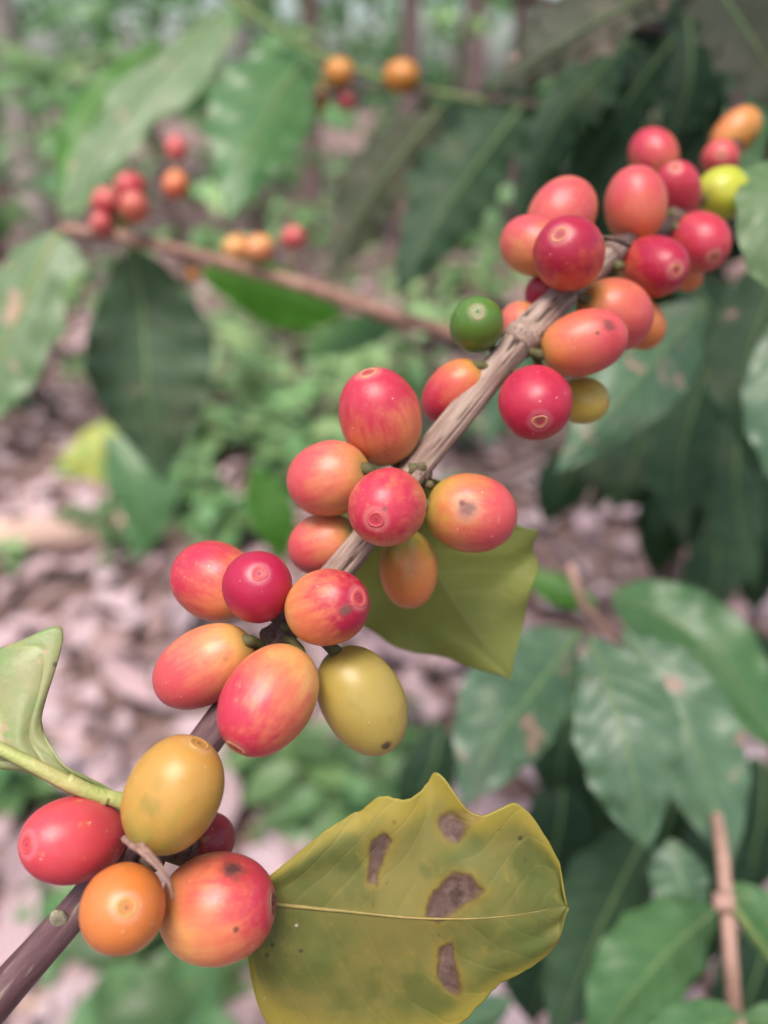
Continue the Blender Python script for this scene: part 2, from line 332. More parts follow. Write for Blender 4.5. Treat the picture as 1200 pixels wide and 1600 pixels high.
# ------------------------------------------------------------------ leaf litter
def litter():
    rnd = random.Random(3)
    # single dead leaves that show as pale blurs
    n = 0
    while n < 220:
        px, py = rnd.uniform(-60, 1260), rnd.uniform(520, 1640)
        g = G(px, py)
        if g.y > 4.5 or g.length > 6: continue
        a = rnd.uniform(0, 6.28); tilt = rnd.uniform(-0.35, 0.35)
        d = Vector((math.cos(a), math.sin(a), tilt))
        o = place_leaf(DEAD[n % 5], None, g+Vector((0, 0, rnd.uniform(.025, .055))), d, Vector((rnd.uniform(-.5, .5), rnd.uniform(-.5, .5), 1)), rnd.uniform(0.09, 0.17), 'dead_leaf')
        tag(o, 'dry pinkish brown dead leaf lying in the leaf litter', 'dead leaf', 'dead leaves lying on the ground'); n += 1
    V = []; F = []; UV = []
    for i in range(6500):
        y = 0.15+ (rnd.random()**1.6)*9; x = rnd.uniform(-1, 1)*(0.9+0.75*y)
        a = rnd.uniform(0, 6.28); L = rnd.uniform(0.06, 0.13); wd = L*rnd.uniform(.16, .26)
        z = rnd.uniform(0.004, 0.035); b = rnd.uniform(-.3, .3); cu = rnd.uniform(-.25, .25)*L
        gz = 0.12*mnoise.noise(Vector((x*.35, y*.35, 0)))*min(1, max(0, (abs(y-2.5)+abs(x)-3)/3))
        ca, sa = math.cos(a), math.sin(a); k = len(V)
        for (p, q, h) in ((0, 0, 0), (.3, .9, cu), (.3, 0, cu*.3), (.3, -.9, cu), (.7, .8, cu), (.7, 0, cu*.4), (.7, -.8, cu), (1, 0, -cu*.2)):
            lx = (p-.5)*L; ly = q*wd
            V.append((x+lx*ca-ly*sa, y+lx*sa+ly*ca, gz+max(0.003, z+h+b*lx+.012)))
        F += [(k, k+3, k+2), (k, k+2, k+1), (k+2, k+3, k+6, k+5), (k+1, k+2, k+5, k+4), (k+5, k+6, k+7), (k+4, k+5, k+7)]
    s = NT('litter'); oc = s.n('ShaderNodeTexCoord').outputs['Object']
    isl = s.n('ShaderNodeNewGeometry').outputs['Random Per Island']
    cr = s.n('ShaderNodeValToRGB'); s.put(cr.inputs[0], isl); e = cr.color_ramp.elements
    e[0].position = 0; e[0].color = (0.14, 0.088, 0.086, 1); e[1].position = 1; e[1].color = (0.46, 0.345, 0.365, 1)
    for p_, c_ in ((.25, (0.30, 0.19, 0.175, 1)), (.5, (0.42, 0.295, 0.31, 1)), (.75, (0.50, 0.37, 0.39, 1))):
        x = e.new(p_); x.color = c_
    col = s.mix(s.map(s.noise(oc, 40, 3), .4, .7, 0, .4), cr.outputs[0], (0.2, 0.13, 0.11))
    tag(mesh_obj('leaf_litter', V, F, s.finish(col, 0.75, 0.35)), 'bed of dry pinkish leaf litter covering the ground', 'leaf litter', kind='stuff')
litter()

# fallen wood on the ground
def fallen(name, pts, r, mat, label, cat):
    pts = [G(px, py, r*0.8+z) for px, py, z in pts]; o0 = pts[0].copy()
    t = tube(name, pts, lambda u: r*(1-0.25*u), mat, None, 12, 40, lambda u, th: 0.18*mnoise.noise(Vector((u*9, math.cos(th)*1.5, math.sin(th)*1.5))), off=o0)
    t.location = o0; tag(t, label, cat)
fallen('fallen_log', [(-120, 850, .03), (60, 836, .035), (240, 822, .03)], 0.05, M['dead_wood'], 'tan rotting log lying on the litter at the left edge', 'log')
fallen('fallen_stick', [(-60, 925, 0), (90, 905, .01), (270, 870, .01)], 0.012, M['bark_dark'], 'dark thin stick lying just below the tan log', 'stick')
fallen('fallen_stick', [(-60, 1600, 0), (60, 1570, .01), (200, 1510, 0)], 0.018, M['dead_wood'], 'pale stick on the litter in the bottom left corner', 'stick')
fallen('fallen_stick', [(560, 800, 0), (760, 760, .02), (1030, 640, .02)], 0.016, M['bark_pink'], 'pinkish stick lying under the coffee bush', 'stick')

# ------------------------------------------------------------------ plants behind: shrubs, weeds, trees
def shrub(name, base, h, spread, nb, npair, size, meshes, label, cat, seed, group=None, bark=None, lean=Vector((0, 0, 0)), low=0.15):
    rnd = random.Random(seed); base = Vector(base); root = empty(name, base, label, cat, group); bark = bark or M['bark_dark']
    top = base+Vector((rnd.uniform(-.1, .1)*h, rnd.uniform(-.1, .1)*h, h))+lean
    trunk = catmull([base, base.lerp(top, .5)+Vector((rnd.uniform(-.05, .05), rnd.uniform(-.05, .05), 0))*h, top], 12)
    tube('stem', trunk, lambda u: h*0.013*(1-.7*u)+.002, bark, root, 8, off=base)
    for b in range(nb):
        t = low+(1-low)*(b+rnd.random())/nb; p0 = trunk[min(11, int(t*11))]; a = b*2.4+rnd.uniform(-.4, .4)
        L = spread*(1.15-.65*t)*rnd.uniform(.75, 1.1)
        dirv = Vector((math.cos(a), math.sin(a), rnd.uniform(.15, .55)))
        pts = catmull([p0, p0+dirv*L*.5, p0+dirv*L+Vector((0, 0, -.25*L))], 10)
        tube('branch', pts, lambda u: h*0.005*(1-.7*u)+.001, bark, root, 6, off=base)
        for k in range(npair):
            u = .25+.75*(k+.5)/npair; q = pts[min(9, int(u*9.99))]; tg = (pts[-1]-pts[0]).normalized(); side = tg.cross(Vector((0, 0, 1))).normalized()
            for sgn in (-1, 1):
                dv = side*sgn*rnd.uniform(.6, 1)+tg*rnd.uniform(.2, .8)+Vector((0, 0, rnd.uniform(-.6, .15)))
                place_leaf(rnd.choice(meshes), root, q, dv, Vector((rnd.uniform(-.4, .4), rnd.uniform(-.6, .2), 1)), size*rnd.uniform(.7, 1.15), off=base)
    return root

def weed(base, h, size, meshes, label, seed, group='low weeds growing through the litter'):
    rnd = random.Random(seed); base = Vector(base); root = empty('weed', base, label, 'weed', group)
    for sidx in range(rnd.randint(2, 3)):
        tip = base+Vector((rnd.uniform(-.5, .5), rnd.uniform(-.5, .5), 1))*h
        pts = catmull([base, base.lerp(tip, .5)+Vector((0, 0, .05*h)), tip], 8)
        tube('stem', pts, lambda u: .003*(1-.6*u), M['twig_green'], root, 5, off=base)
        for k in range(4):
            q = pts[2+k+(k > 2)]; a0 = rnd.random()*6
            for j in range(3):
                a = a0+j*2.1; dv = Vector((math.cos(a), math.sin(a), rnd.uniform(-.2, .4)))
                place_leaf(rnd.choice(meshes), root, q, dv, Vector((0, -.3, 1)), size*rnd.uniform(.6, 1.1), off=base)
wspots = [(380, 690, .22, .13, 0), (470, 660, .25, .14, 1), (330, 640, .2, .11, 1), (560, 690, .2, .12, 0), (430, 790, .16, .12, 0), (300, 800, .15, .11, 0), (520, 600, .25, .13, 1),
          (380, 600, .22, .12, 1), (60, 560, .3, .13, 0), (640, 640, .2, .12, 0), (200, 860, .13, .11, 0), (480, 1300, .12, .12, 0), (420, 1230, .12, .13, 0), (560, 1330, .14, .12, 0),
          (230, 1560, .10, .12, 0), (310, 1600, .1, .12, 0), (40, 1250, .10, .1, 0), (700, 830, .15, .12, 0), (620, 1210, .12, .1, 0), (100, 1480, .08, .09, 0), (430, 640, .22, .13, 1), (350, 560, .3, .13, 1), (420, 540, .3, .13, 1), (500, 560, .28, .12, 0), (560, 620, .2, .13, 1), (330, 720, .16, .12, 0), (600, 560, .3, .12, 1), (470, 720, .14, .12, 0), (30, 890, .1, .07, 1), (700, 700, .2, .12, 0), (250, 760, .16, .13, 1), (350, 850, .14, .12, 0), (420, 720, .18, .13, 1), (290, 700, .2, .13, 0), (20, 640, .25, .13, 1), (540, 740, .16, .13, 1)]
wl = ['weed with teal green leaves growing through the litter', 'weed with pale green leaves growing through the litter']
WLAB = {8: 'pale green weed at the left edge behind the light green leaf', 10: 'teal weed beside the lower end of the seedling', 11: 'teal weed behind the top left edge of the spotted leaf', 14: 'teal weed below the lowest cluster of cherries', 15: 'teal weed at the bottom edge left of the spotted leaf', 16: 'teal weed behind the thick petiole of the left leaf', 17: 'teal weed behind the orange and coral cherry', 19: 'small teal weed left of the lowest cluster of cherries', 28: 'small pale green weed low at the left edge under the log'}
for i, (px, py, h, sz, kind) in enumerate(wspots):
    weed(G(px, py), h, sz, LIGHT if kind else SHRUB, WLAB.get(i, wl[kind]), 100+i, ('teal green weeds', 'pale green weeds')[kind])

sh = [((-1.15, 2.6, 0), 1.2, .55, 'coffee shrub with dark teal leaves at the far left edge'),
      ((-.35, 3.3, 0), 1.35, .6, 'coffee shrub behind the big glossy leaf at upper left'),
      ((.35, 3.6, 0), .55, .3, 'coffee shrub behind the orange background cherries at top centre'),
      ((1.0, 3.0, 0), 1.5, .65, 'coffee shrub behind the dark bush at right'),
      ((-1.9, 4.2, 0), 1.6, .85, 'coffee shrub standing by the pale trunk at upper left'),
      ((-.75, 4.9, 0), 1.7, .8, 'coffee shrub between the pale trunk and the pink trunks'),
      ((1.7, 4.6, 0), 1.7, .8, 'coffee shrub hidden behind the right hand bush')]
shrub('coffee_shrub', (.16, 2.3, 0), 1.28, .34, 7, 4, .13, LIGHT, 'pale leaved coffee shrub reaching the top edge at centre', 'shrub', 219, 'coffee shrubs in the background')
shrub('coffee_shrub', (-.62, 2.5, 0), 1.2, .4, 8, 4, .13, LIGHT, 'pale leaved coffee shrub showing at the top left', 'shrub', 218, 'coffee shrubs in the background')
for i, (b, h, s_, lab) in enumerate(sh):
    shrub('coffee_shrub', b, h, s_, 13, 5, .15, SHRUB if i != 2 else SHRUB+LIGHT, lab, 'shrub', 200+i, 'coffee shrubs in the background')

def tree(base, h, r, crown_c, crown_r, nleaf, label, mat, lmat, seed, lsize=.16, name='tree'):
    rnd = random.Random(seed); base = Vector(base); root = empty(name, base, label, 'tree', 'trees in the background')
    top = base+Vector((rnd.uniform(-.2, .2), rnd.uniform(-.2, .2), h))
    tube('trunk', [base, base.lerp(top, .5)+Vector((rnd.uniform(-.1, .1), 0, 0)), top], lambda u: r*(1.1-.5*u), mat, root, 10, 16, lambda u, th: .12*mnoise.noise(Vector((u*8, math.cos(th), math.sin(th)))), off=base)
    V = []; F = []; UV = []; cc = base+Vector(crown_c)
    clumps = [(Vector((rnd.gauss(0, .5), rnd.gauss(0, .5), rnd.gauss(0, .5))), rnd.uniform(.25, .5)) for _ in range(26)]
    for i in range(nleaf):
        c, cr = rnd.choice(clumps)
        q = c+Vector((rnd.gauss(0, 1), rnd.gauss(0, 1), rnd.gauss(0, 1)))*cr*.5
        p = cc+Vector((q.x*crown_r[0], q.y*crown_r[1], q.z*crown_r[2]))-base
        if p.z < 0.05-base.z: continue
        d = Vector((rnd.gauss(0, 1), rnd.gauss(0, 1), rnd.gauss(-.4, .6))).normalized(); s2 = d.cross(Vector((rnd.gauss(0, .4), rnd.gauss(0, .4), 1))).normalized(); nn = d.cross(s2)
        L = lsize*rnd.uniform(.6, 1.2); k = len(V)
        for (a, b, c2) in ((0, 0, 0), (.4, .2, .05), (.4, 0, 0), (.4, -.2, .05), (1, 0, -.1)):
            V.append(p+d*a*L+s2*b*L+nn*c2*L); UV.append((a, b*2+.5))
        F += [(k, k+3, k+2), (k, k+2, k+1), (k+2, k+3, k+4), (k+1, k+2, k+4)]
    f = mesh_obj('crown', V, F, lmat, root, uvs=UV); f['kind'] = 'stuff'
tree((-2.3, 5.6, 0), 5, .11, (0, 0, 3.4), (1.8, 1.4, 1.6), 2600, 'tree with pale grey trunk at upper left', M['bark_pale'], M['leaf_shrub'], 1)
for i, (x, y, lab) in enumerate([(-.55, 6.3, 'pinkish trunk left of the orange background cherries'), (.15, 6.0, 'slim pinkish trunk above the orange background cherries'), (.62, 6.2, 'pinkish trunk right of the orange background cherries'), (1.05, 6.9, 'slim pinkish trunk rising beside the top right bush')]):
    tree((x, y, 0), 4.5, .075, (0, 0, 3.2), (1.5, 1.2, 1.3), 1500, 'tree with ' + lab, M['bark_pink'], M['leaf_light'] if i % 2 else M['leaf_shrub'], 11+i)
def added_shade_tree():  # unseen tree, added so light and reflections on the cherries turn patchy
    rnd = random.Random(31); base = Vector((-1.9, -1.5, 0)); root = empty('added_shade_tree', base, 'unseen tree added overhead to break up the light on the coffee plants', 'tree')
    tube('trunk', [base, base+Vector((.1, .1, 2)), base+Vector((.5, .5, 4))], lambda u: .12*(1-.4*u), M['bark_pale'], root, 12, 16, off=base)
    V = []; F = []; UV = []
    while len(F) < 1700:
        x, y = rnd.uniform(-3.6, 3.6), rnd.uniform(-3.5, 1.6); z = rnd.uniform(2.5, 4.2)
        if mnoise.noise(Vector((x*.8, y*.8, 3.3))) < -.02: continue
        if math.hypot(x+.15, y+.55) < .75: continue                # opening left towards the sun so its light reaches the cherries
        p = Vector((x, y, z))-base; a = rnd.uniform(0, 6.28); d = Vector((math.cos(a), math.sin(a), rnd.uniform(-.5, .2))).normalized(); s2 = d.cross(Vector((rnd.gauss(0, .3), rnd.gauss(0, .3), 1))).normalized(); L = rnd.uniform(.18, .34); k = len(V)
        for (u, b) in ((0, 0), (.45, .24), (1, 0), (.45, -.24)): V.append(p+d*u*L+s2*b*L); UV.append((u, b*2+.5))
        F.append((k, k+1, k+2, k+3))
    mesh_obj('crown', V, F, M['leaf_shrub'], root, uvs=UV)['kind'] = 'stuff'
added_shade_tree()
def wood():
    rnd = random.Random(77); V = []; F = []; UV = []
    for i in range(16000):
        a = rnd.uniform(-1.1, 1.1); R = rnd.uniform(8, 13); z = rnd.uniform(0, 6)**1.0
        if mnoise.noise(Vector((a*9, z*1.3, R*.3))) < -.12: continue
        p = Vector((math.sin(a)*R, math.cos(a)*R, z)); d = Vector((rnd.gauss(0, 1), rnd.gauss(0, 1), rnd.gauss(-.4, .6))).normalized(); s2 = d.orthogonal().normalized(); L = rnd.uniform(.2, .4); k = len(V)
        for (u, b) in ((0, 0), (.45, .22), (1, 0), (.45, -.22)): V.append(p+d*u*L+s2*b*L); UV.append((u, b*2+.5))
        F.append((k, k+1, k+2, k+3))
    tag(mesh_obj('distant_wood', V, F, M['leaf_shrub'], uvs=UV), 'far off green wood closing the view', 'wood', kind='stuff')
wood()

# ------------------------------------------------------------------ modelled leaves near the camera
def inside_sdf(poly, x, y):
    dm = 1e9; ins = False
    for (x0, y0), (x1, y1) in zip(poly, poly[1:]+poly[:1]):
        dx, dy = x1-x0, y1-y0; t = min(1, max(0, ((x-x0)*dx+(y-y0)*dy)/(dx*dx+dy*dy)))
        dm = min(dm, math.hypot(x-x0-t*dx, y-y0-t*dy))
        if (y0 > y) != (y1 > y) and x < (x1-x0)*(y-y0)/(y1-y0)+x0: ins = not ins
    return -dm if ins else dm
def shape_default(u):
    return max(0.0, math.sin(math.pi*u**0.92))**0.8*(1-0.45*u**4)
DSC = 1.0
def leaf(root, mid, wl, wr, mat, aL=0.3, aR=0.3, bow=0.0, wave=0.06, nw=6, zw=0.12, nv=9, slant=0.22, quilt=0.012, nu=48, nh=10, seed=0, rib=True, ribmat=None, ribw=None, label=None, spots=None, thick=0.0, petiole=None, name='leaf'):
    """mid: midrib as (px, py, depth); wl / wr: half widths in photo pixels to the left / right of base->tip (number, or table over u).
    aL, aR: how far each half swings away from the camera (slope)."""
    off = root.location; rnd = random.Random(seed); ph1, ph2 = rnd.random()*6, rnd.random()*6
    C = catmull([P(m[0], m[1], m[2]*DSC) for m in mid], nu+1); V = []; F = []; UV = []; SP = []; ED = []; n = 2*nh+1
    cpx = [topx(c) for c in C]
    wmax = max([w_ if not isinstance(w_, list) else max(q[1] for q in w_) for w_ in (wl, wr)])
    for i in range(nu+1):
        u = i/nu; p = C[i]; dp = (p-CAM).dot(FW)
        tg = C[min(nu, i+1)]-C[max(0, i-1)]; tx, ty = tg.dot(RT), tg.dot(UP); l = math.hypot(tx, ty) or 1e-9
        lat = (RT*(-ty)+UP*tx)/l                                     # left of the direction of travel, in the picture
        for j in range(n):
            v = (j-nh)/nh; s = -1 if v < 0 else 1                     # v<0: left
            tab = wl if v < 0 else wr
            wd = (sum(interp(tab, u+e) for e in (-.014, -.007, 0, .007, .014))/5*min(1, (1-u)*40) if isinstance(tab, list) else tab*shape_default(u))
            sd_ = seed*7.1+(0 if v < 0 else 50.0)
            wv = .45*math.sin(2*math.pi*nw*u+(ph1 if v < 0 else ph2)+1.6*mnoise.noise(Vector((u*2.5, sd_, 0)))) + 1.1*mnoise.noise(Vector((u*nw*1.25, sd_, 1)))
            wv2 = .5*math.sin(2*math.pi*nw*u+(ph1 if v < 0 else ph2)+1.2+1.6*mnoise.noise(Vector((u*2.5, sd_, 0)))) + 1.0*mnoise.noise(Vector((u*nw*1.2, sd_, 5)))
            wd *= 1+wave*wv*v*v
            k = wd*dp/FPX; a = aL if v < 0 else aR; wm = wmax*dp/FPX
            q = quilt*wm*(abs(math.sin(math.pi*nv*(u-slant*abs(v)**1.25)))*min(1, 3*abs(v))*(1-.4*abs(v))*min(1, 2.2*(1-u)))
            dz = abs(v)*k*a + bow*k*v*v - q*2 + zw*wm*wv2*abs(v)**2.2*min(1, wd/wm if wm else 0, 4*(1-u)+.1) + 0.06*wm*mnoise.noise(Vector((u*3, v*2, seed*3.1)))*min(1, 3*abs(v))
            if spots is not None:
                wd *= 1+.018*mnoise.noise(Vector((u*38, s*3.0, 4)))*abs(v)**6; k = wd*dp/FPX
                sx = cpx[i].x+lat.dot(RT)*(-s*abs(v)*wd); sy = cpx[i].y-lat.dot(UP)*(-s*abs(v)*wd); sdv = min(inside_sdf(pl, sx, sy) for pl in spots)
                dz += sstep(5, -5, sdv) *0 + (1-sstep(-6, 4, sdv))*(.0003+.00025*mnoise.noise(Vector((sx*.06, sy*.06, 3)))); SP.append(sdv)
            V.append(p + lat*(-s*abs(v)*k) + FW*dz - off); UV.append((u, v*.5+.5)); ED.append(abs(v)**3)
    for i in range(nu):
        for j in range(n-1): F.append((i*n+j, i*n+j+1, (i+1)*n+j+1, (i+1)*n+j))
    at = {'edge': ED}
    if spots is not None: at['spot'] = SP
    o = mesh_obj(name, V, F, mat, root, uvs=UV, attrs=at)
    if label: o['label'] = label
    if thick:
        md = o.modifiers.new('thickness', 'SOLIDIFY'); md.thickness = thick; md.offset = 0
    if rib:
        rw = ribw or wmax*0.028
        dpm = (C[0]-CAM).dot(FW); r0 = rw*dpm/FPX
        tube('midrib', [c - FW*r0*0.5 - off for c in C[:int(nu*.95)]], lambda u: r0*(1-.85*u), ribmat or M['midrib_green'], o, 8)
    if petiole:
        pts = [P(*m) for m in petiole]; d0 = (pts[0]-CAM).dot(FW)
        rr = [m[3]*m[2]/FPX if len(m) > 3 else .001 for m in petiole] if len(petiole[0]) > 3 else None
    return o

# ---- main branch
STEM = [(-90, 1660, .1030, 32), (0, 1556, .1060, 30), (120, 1420, .1090, 26), (235, 1275, .1120, 25), (330, 1146, .1150, 25), (440, 990, .1190, 23), (548, 868, .1230, 22), (670, 708, .1280, 21.5), (788, 562, .1340, 22), (826, 520, .1360, 28), (868, 474, .1410, 22), (945, 404, .1490, 21), (985, 378, .157, 16), (1050, 352, .173, 12), (1104, 290, .194, 11), (1134, 258, .207, 12), (1150, 215, .232, 12), (1152, 150, .275, 12)]
SP3 = catmull([P(a, b, c) for a, b, c, r in STEM], 320)
_ctl = [P(a, b, c) for a, b, c, r in STEM]; _cl = [0.0]
for _a, _b in zip(_ctl, _ctl[1:]): _cl.append(_cl[-1]+(_b-_a).length)
SRAD = [interp([(l, q[3]*q[2]/FPX) for l, q in zip(_cl, STEM)], _cl[-1]*i/319) for i in range(320)]
UA, UB, UC, UD = _cl[5]/_cl[-1], _cl[6]/_cl[-1], _cl[11]/_cl[-1], _cl[12]/_cl[-1]
branch = empty('coffee_branch', P(826, 520, .136), 'sharp tan barked coffee branch crossing the picture from bottom left to top right', 'branch')
BOFF = branch.location.copy()
def bark_main():
    s = NT('bark_main'); al = s.attr('along'); an = s.attr('ang'); rg = s.attr('ridge')
    cb = s.n('ShaderNodeCombineXYZ'); s.put(cb.inputs[0], s.math('MULTIPLY', s.math('COSINE', an), 1.0)); s.put(cb.inputs[1], s.math('SINE', an)); s.put(cb.inputs[2], s.math('MULTIPLY', al, 26.0))
    v1 = s.noise(s.vm('MULTIPLY', cb.outputs[0], (4.0, 4.0, .9)), 2.2, 5, .65); v2 = s.noise(s.vm('MULTIPLY', cb.outputs[0], (9.0, 9.0, 1.3)), 3.0, 4, .7)
    tan = s.mix(s.map(s.noise(cb.outputs[0], 1.3, 5, .65), .35, .65), (0.23, 0.150, 0.12), (0.41, 0.30, 0.25))
    tan = s.mix(s.map(v2, .5, .7, 0, .7), tan, (0.16, 0.10, 0.08))
    tan = s.mix(s.map(rg, .25, .6, 1.0, 0.0), tan, (0.075, 0.045, 0.035))
    pur = s.mix(s.map(s.noise(cb.outputs[0], 1.1, 5, .6), .4, .62), (0.088, 0.040, 0.046), (0.15, 0.082, 0.088))
    pur = s.mix(s.map(s.noise(cb.outputs[0], 1.6, 4, .6), .60, .70, 0, .6), pur, (0.33, 0.27, 0.20))
    f = s.map(s.math('ADD', al, s.math('MULTIPLY_ADD', v1, .06, -.03)), UA, UB)
    col = s.mix(f, pur, tan)
    col = s.mix(s.map(al, UC, UD), col, (0.06, 0.04, 0.035))
    m = s.finish(col, s.map(f, 0, 1, .36, .85), .35, s.math('ADD', s.math('MULTIPLY', v1, .7), s.math('MULTIPLY', v2, .5)), .5, .0005)
    seg = 56; V, F, al_, an_ = tube_data([p-BOFF for p in SP3], lambda u: SRAD[min(319, int(u*319.5))], seg, None)
    RG = []
    fr = frames([p-BOFF for p in SP3])
    for i in range(320):
        u = i/319
        for k in range(seg):
            th = 2*math.pi*k/seg; idx = i*seg+k
            q = Vector((math.cos(th)*1.5, math.sin(th)*1.5, u*11))
            ri = abs(mnoise.noise(q+Vector((5, 1, 2))))*2.2 ; ri = min(1.0, ri)
            fi = mnoise.noise(Vector((math.cos(th)*5, math.sin(th)*5, u*40)))
            f_ = sstep(UA, UB, u)
            crack = sstep(.0, .22, ri)
            d = f_*(-.16*(1-crack)+.06*fi) + (1-f_)*.015*fi + .10*mnoise.noise(Vector((u*16, math.cos(th)*.8, math.sin(th)*.8)))
            c = SP3[i]-BOFF; V[idx] = c+(V[idx]-c)*(1+d); RG.append(crack)
    o = mesh_obj('stem', V, F, m, branch, attrs={'along': al_, 'ang': an_, 'ridge': RG})
bark_main()
def blob(name, c, r, mat, parent, off, seed, stretch=(1, 1, 1), n=10, amp=.3):
    V = []; F = []
    for i in range(n+1):
        ph = math.pi*i/n
        for k in range(2*n):
            th = math.pi*k/n; d = Vector((math.sin(ph)*math.cos(th), math.sin(ph)*math.sin(th), math.cos(ph)))
            rr = r*(1+amp*mnoise.noise(d*1.8+Vector((seed*3.3, 0, 0)))+amp*.5*mnoise.noise(d*4.5+Vector((seed, 2, 0))))
            V.append(c-off+Vector((d.x*stretch[0], d.y*stretch[1], d.z*stretch[2]))*rr)
    for i in range(n):
        for k in range(2*n): F.append((i*2*n+k, (i+1)*2*n+k, (i+1)*2*n+(k+1) % (2*n), i*2*n+(k+1) % (2*n)))
    return mesh_obj(name, V, F, mat, parent)
NODES = [(228, 1290, .1118), (432, 1002, .1187), (648, 738, .1272), (826, 522, .136), (945, 402, .149), (1050, 345, .171)]
for i, (a, b, d) in enumerate(NODES):
    if i != 3: blob('node', P(a, b, d+.0004), .0027, M['node'], branch, BOFF, i, amp=.2)
    rnd = random.Random(i)
    for k in range(5):
        blob('bract', P(a+rnd.uniform(-26, 26), b+rnd.uniform(-22, 22), d-.0015), rnd.uniform(.0007, .0012), M['node' if k % 2 else 'stalk'], branch, BOFF, 20+i*5+k, n=6)
# collar scars round the stem at the sharp node
tube('node', [P(806, 541, .1350), P(815, 531, .1354), P(824, 521, .1359), P(836, 509, .1366), P(848, 496, .1376)], lambda u: .0034*(1.0-.75*abs(u-.22) if u > .04 else .86), M['bark_node'], branch, 28, 30, lambda u, th: .10*mnoise.noise(Vector((u*3, math.cos(th)*1.5, math.sin(th)*1.5)))+.04*mnoise.noise(Vector((u*12, math.cos(th)*5, math.sin(th)*5))), off=BOFF)
tube('dried_stipule', [P(196, 1305, .104), P(225, 1330, .0965), P(250, 1356, .0955), P(266, 1382, .0955), P(270, 1405, .096)], lambda u: .0007*(1-.6*u*u), simple('dry_strip', (.36, .22, .18), (.24, .14, .11), 700, .85), branch, 12, 24, lambda u, th: -.35+.6*math.cos(2*(th+u*1.5))+.15*mnoise.noise(Vector((u*9, th, 0))), off=BOFF)
blob('leaf_scar', P(92, 1436, .1068), .0015, simple('scar_pale', (.34, .32, .22), (.20, .17, .12), 900, .8), branch, BOFF, 9, (.8, .5, 1.2), 10, .12)
for a_, b_, d_, r_ in ((256, 1312, .1138, .0030), (282, 1318, .1145, .0024), (236, 1336, .1130, .0022), (204, 1312, .112, .002)): blob('node', P(a_, b_, d_), r_, M['node'], branch, BOFF, a_, n=8)  # added dark blobs filling the dark gap between the lowest cherries
tube('dried_twig', [P(940, 372, .138), P(962, 374, .1355), P(985, 384, .136)], lambda u: .0005, M['node'], branch, 6, 12, off=BOFF)

# leaves of the main branch
SPOTS = [[(600, 1303), (613, 1318), (600, 1345), (587, 1382), (574, 1380), (579, 1345), (583, 1316)],
         [(686, 1290), (706, 1274), (744, 1264), (756, 1278), (732, 1298), (716, 1319), (697, 1318), (690, 1303)],
         [(664, 1432), (678, 1396), (712, 1366), (735, 1370), (757, 1391), (738, 1407), (712, 1428), (685, 1442)],
         [(690, 1488), (707, 1480), (712, 1520), (722, 1548), (720, 1568), (695, 1557), (684, 1525)]]
x0, x1 = 392, 886
def tabx(lst): return [((x-x0)/(x1-x0), w_) for x, w_ in lst]
WU = tabx([(392, 20), (410, 38), (440, 72), (480, 112), (550, 158), (562, 176), (580, 180), (620, 178), (660, 196), (690, 222), (708, 212), (735, 168), (752, 154), (775, 164), (800, 174), (825, 150), (850, 110), (872, 72), (882, 52), (886, 0)])
WD = tabx([(392, 50), (402, 110), (420, 170), (440, 215), (500, 250), (600, 245), (680, 205), (720, 160), (760, 128), (800, 108), (850, 80), (872, 60), (882, 40), (886, 0)])
leaf(branch, [(392, 1408, .113), (530, 1422, .114), (660, 1434, .114), (780, 1432, .113), (886, 1415, .116)], WU, WD, M['leaf_spotted'], aL=.10, aR=.18, wave=0.0, zw=.04, nw=3.3, nv=9, slant=.30, quilt=.0016, nu=150, nh=46, seed=3, thick=.00025, ribmat=M['midrib_yellow'], ribw=3.6, spots=SPOTS, label='yellowing green leaf with four brown dead patches and a ragged edge')
leaf(branch, [(640, 740, .136), (668, 860, .144), (712, 950, .148), (798, 1060, .150)], [(0, 8), (.12, 80), (.3, 150), (.5, 168), (.7, 140), (.85, 76), (.94, 26), (1, 0)], [(0, 60), (.05, 104), (.12, 146), (.2, 174), (.3, 178), (.4, 160), (.5, 150), (.6, 122), (.7, 98), (.8, 58), (.88, 34), (.95, 12), (1, 0)], M['leaf_yellow'], aL=.1, aR=.25, wave=.09, zw=.09, nw=4, nu=70, nh=20, seed=5, thick=.0003, quilt=.004, ribmat=M['midrib_olive'], ribw=3.5, label='yellow green leaf hanging behind the middle cherries')
# left leaf: upper half stands up and its corner curls over
leaf(branch, [(172, 1246, .1085), (110, 1222, .107), (40, 1186, .106), (-50, 1145, .107), (-200, 1090, .112), (-330, 1060, .12)],
     [(0, 10), (.08, 16), (.15, 22), (.22, 30), (.35, 48), (.5, 90), (.75, 80), (1, 0)], [(0, 10), (.08, 17), (.15, 22), (.21, 34), (.25, 60), (.266, 120), (.276, 172), (.29, 196), (.31, 186), (.34, 152), (.38, 124), (.44, 100), (.55, 95), (.75, 70), (1, 0)],
     M['leaf_rusty'], aL=.4, aR=.35, wave=0.03, zw=.06, nw=5, nv=7, nu=110, nh=22, seed=8, thick=.0003, ribmat=M['petiole'], ribw=13, label='pale green rust marked leaf on a thick petiole')
tube('curled_corner', [P(66, 1036, .1125), P(82, 1024, .108), P(102, 1030, .107)], lambda u: .0012*(1-.8*u), M['leaf_rusty'], branch, 10, 12, off=BOFF) if False else None
tube('petiole', [P(212, 1268, .1100), P(190, 1252, .1085), P(150, 1240, .1075), P(105, 1219, .1065)], lambda u: (15.5-4.5*math.sin(min(1, u*1.4)*1.57))*.108/FPX, M['petiole'], branch, 14, 20, off=BOFF)

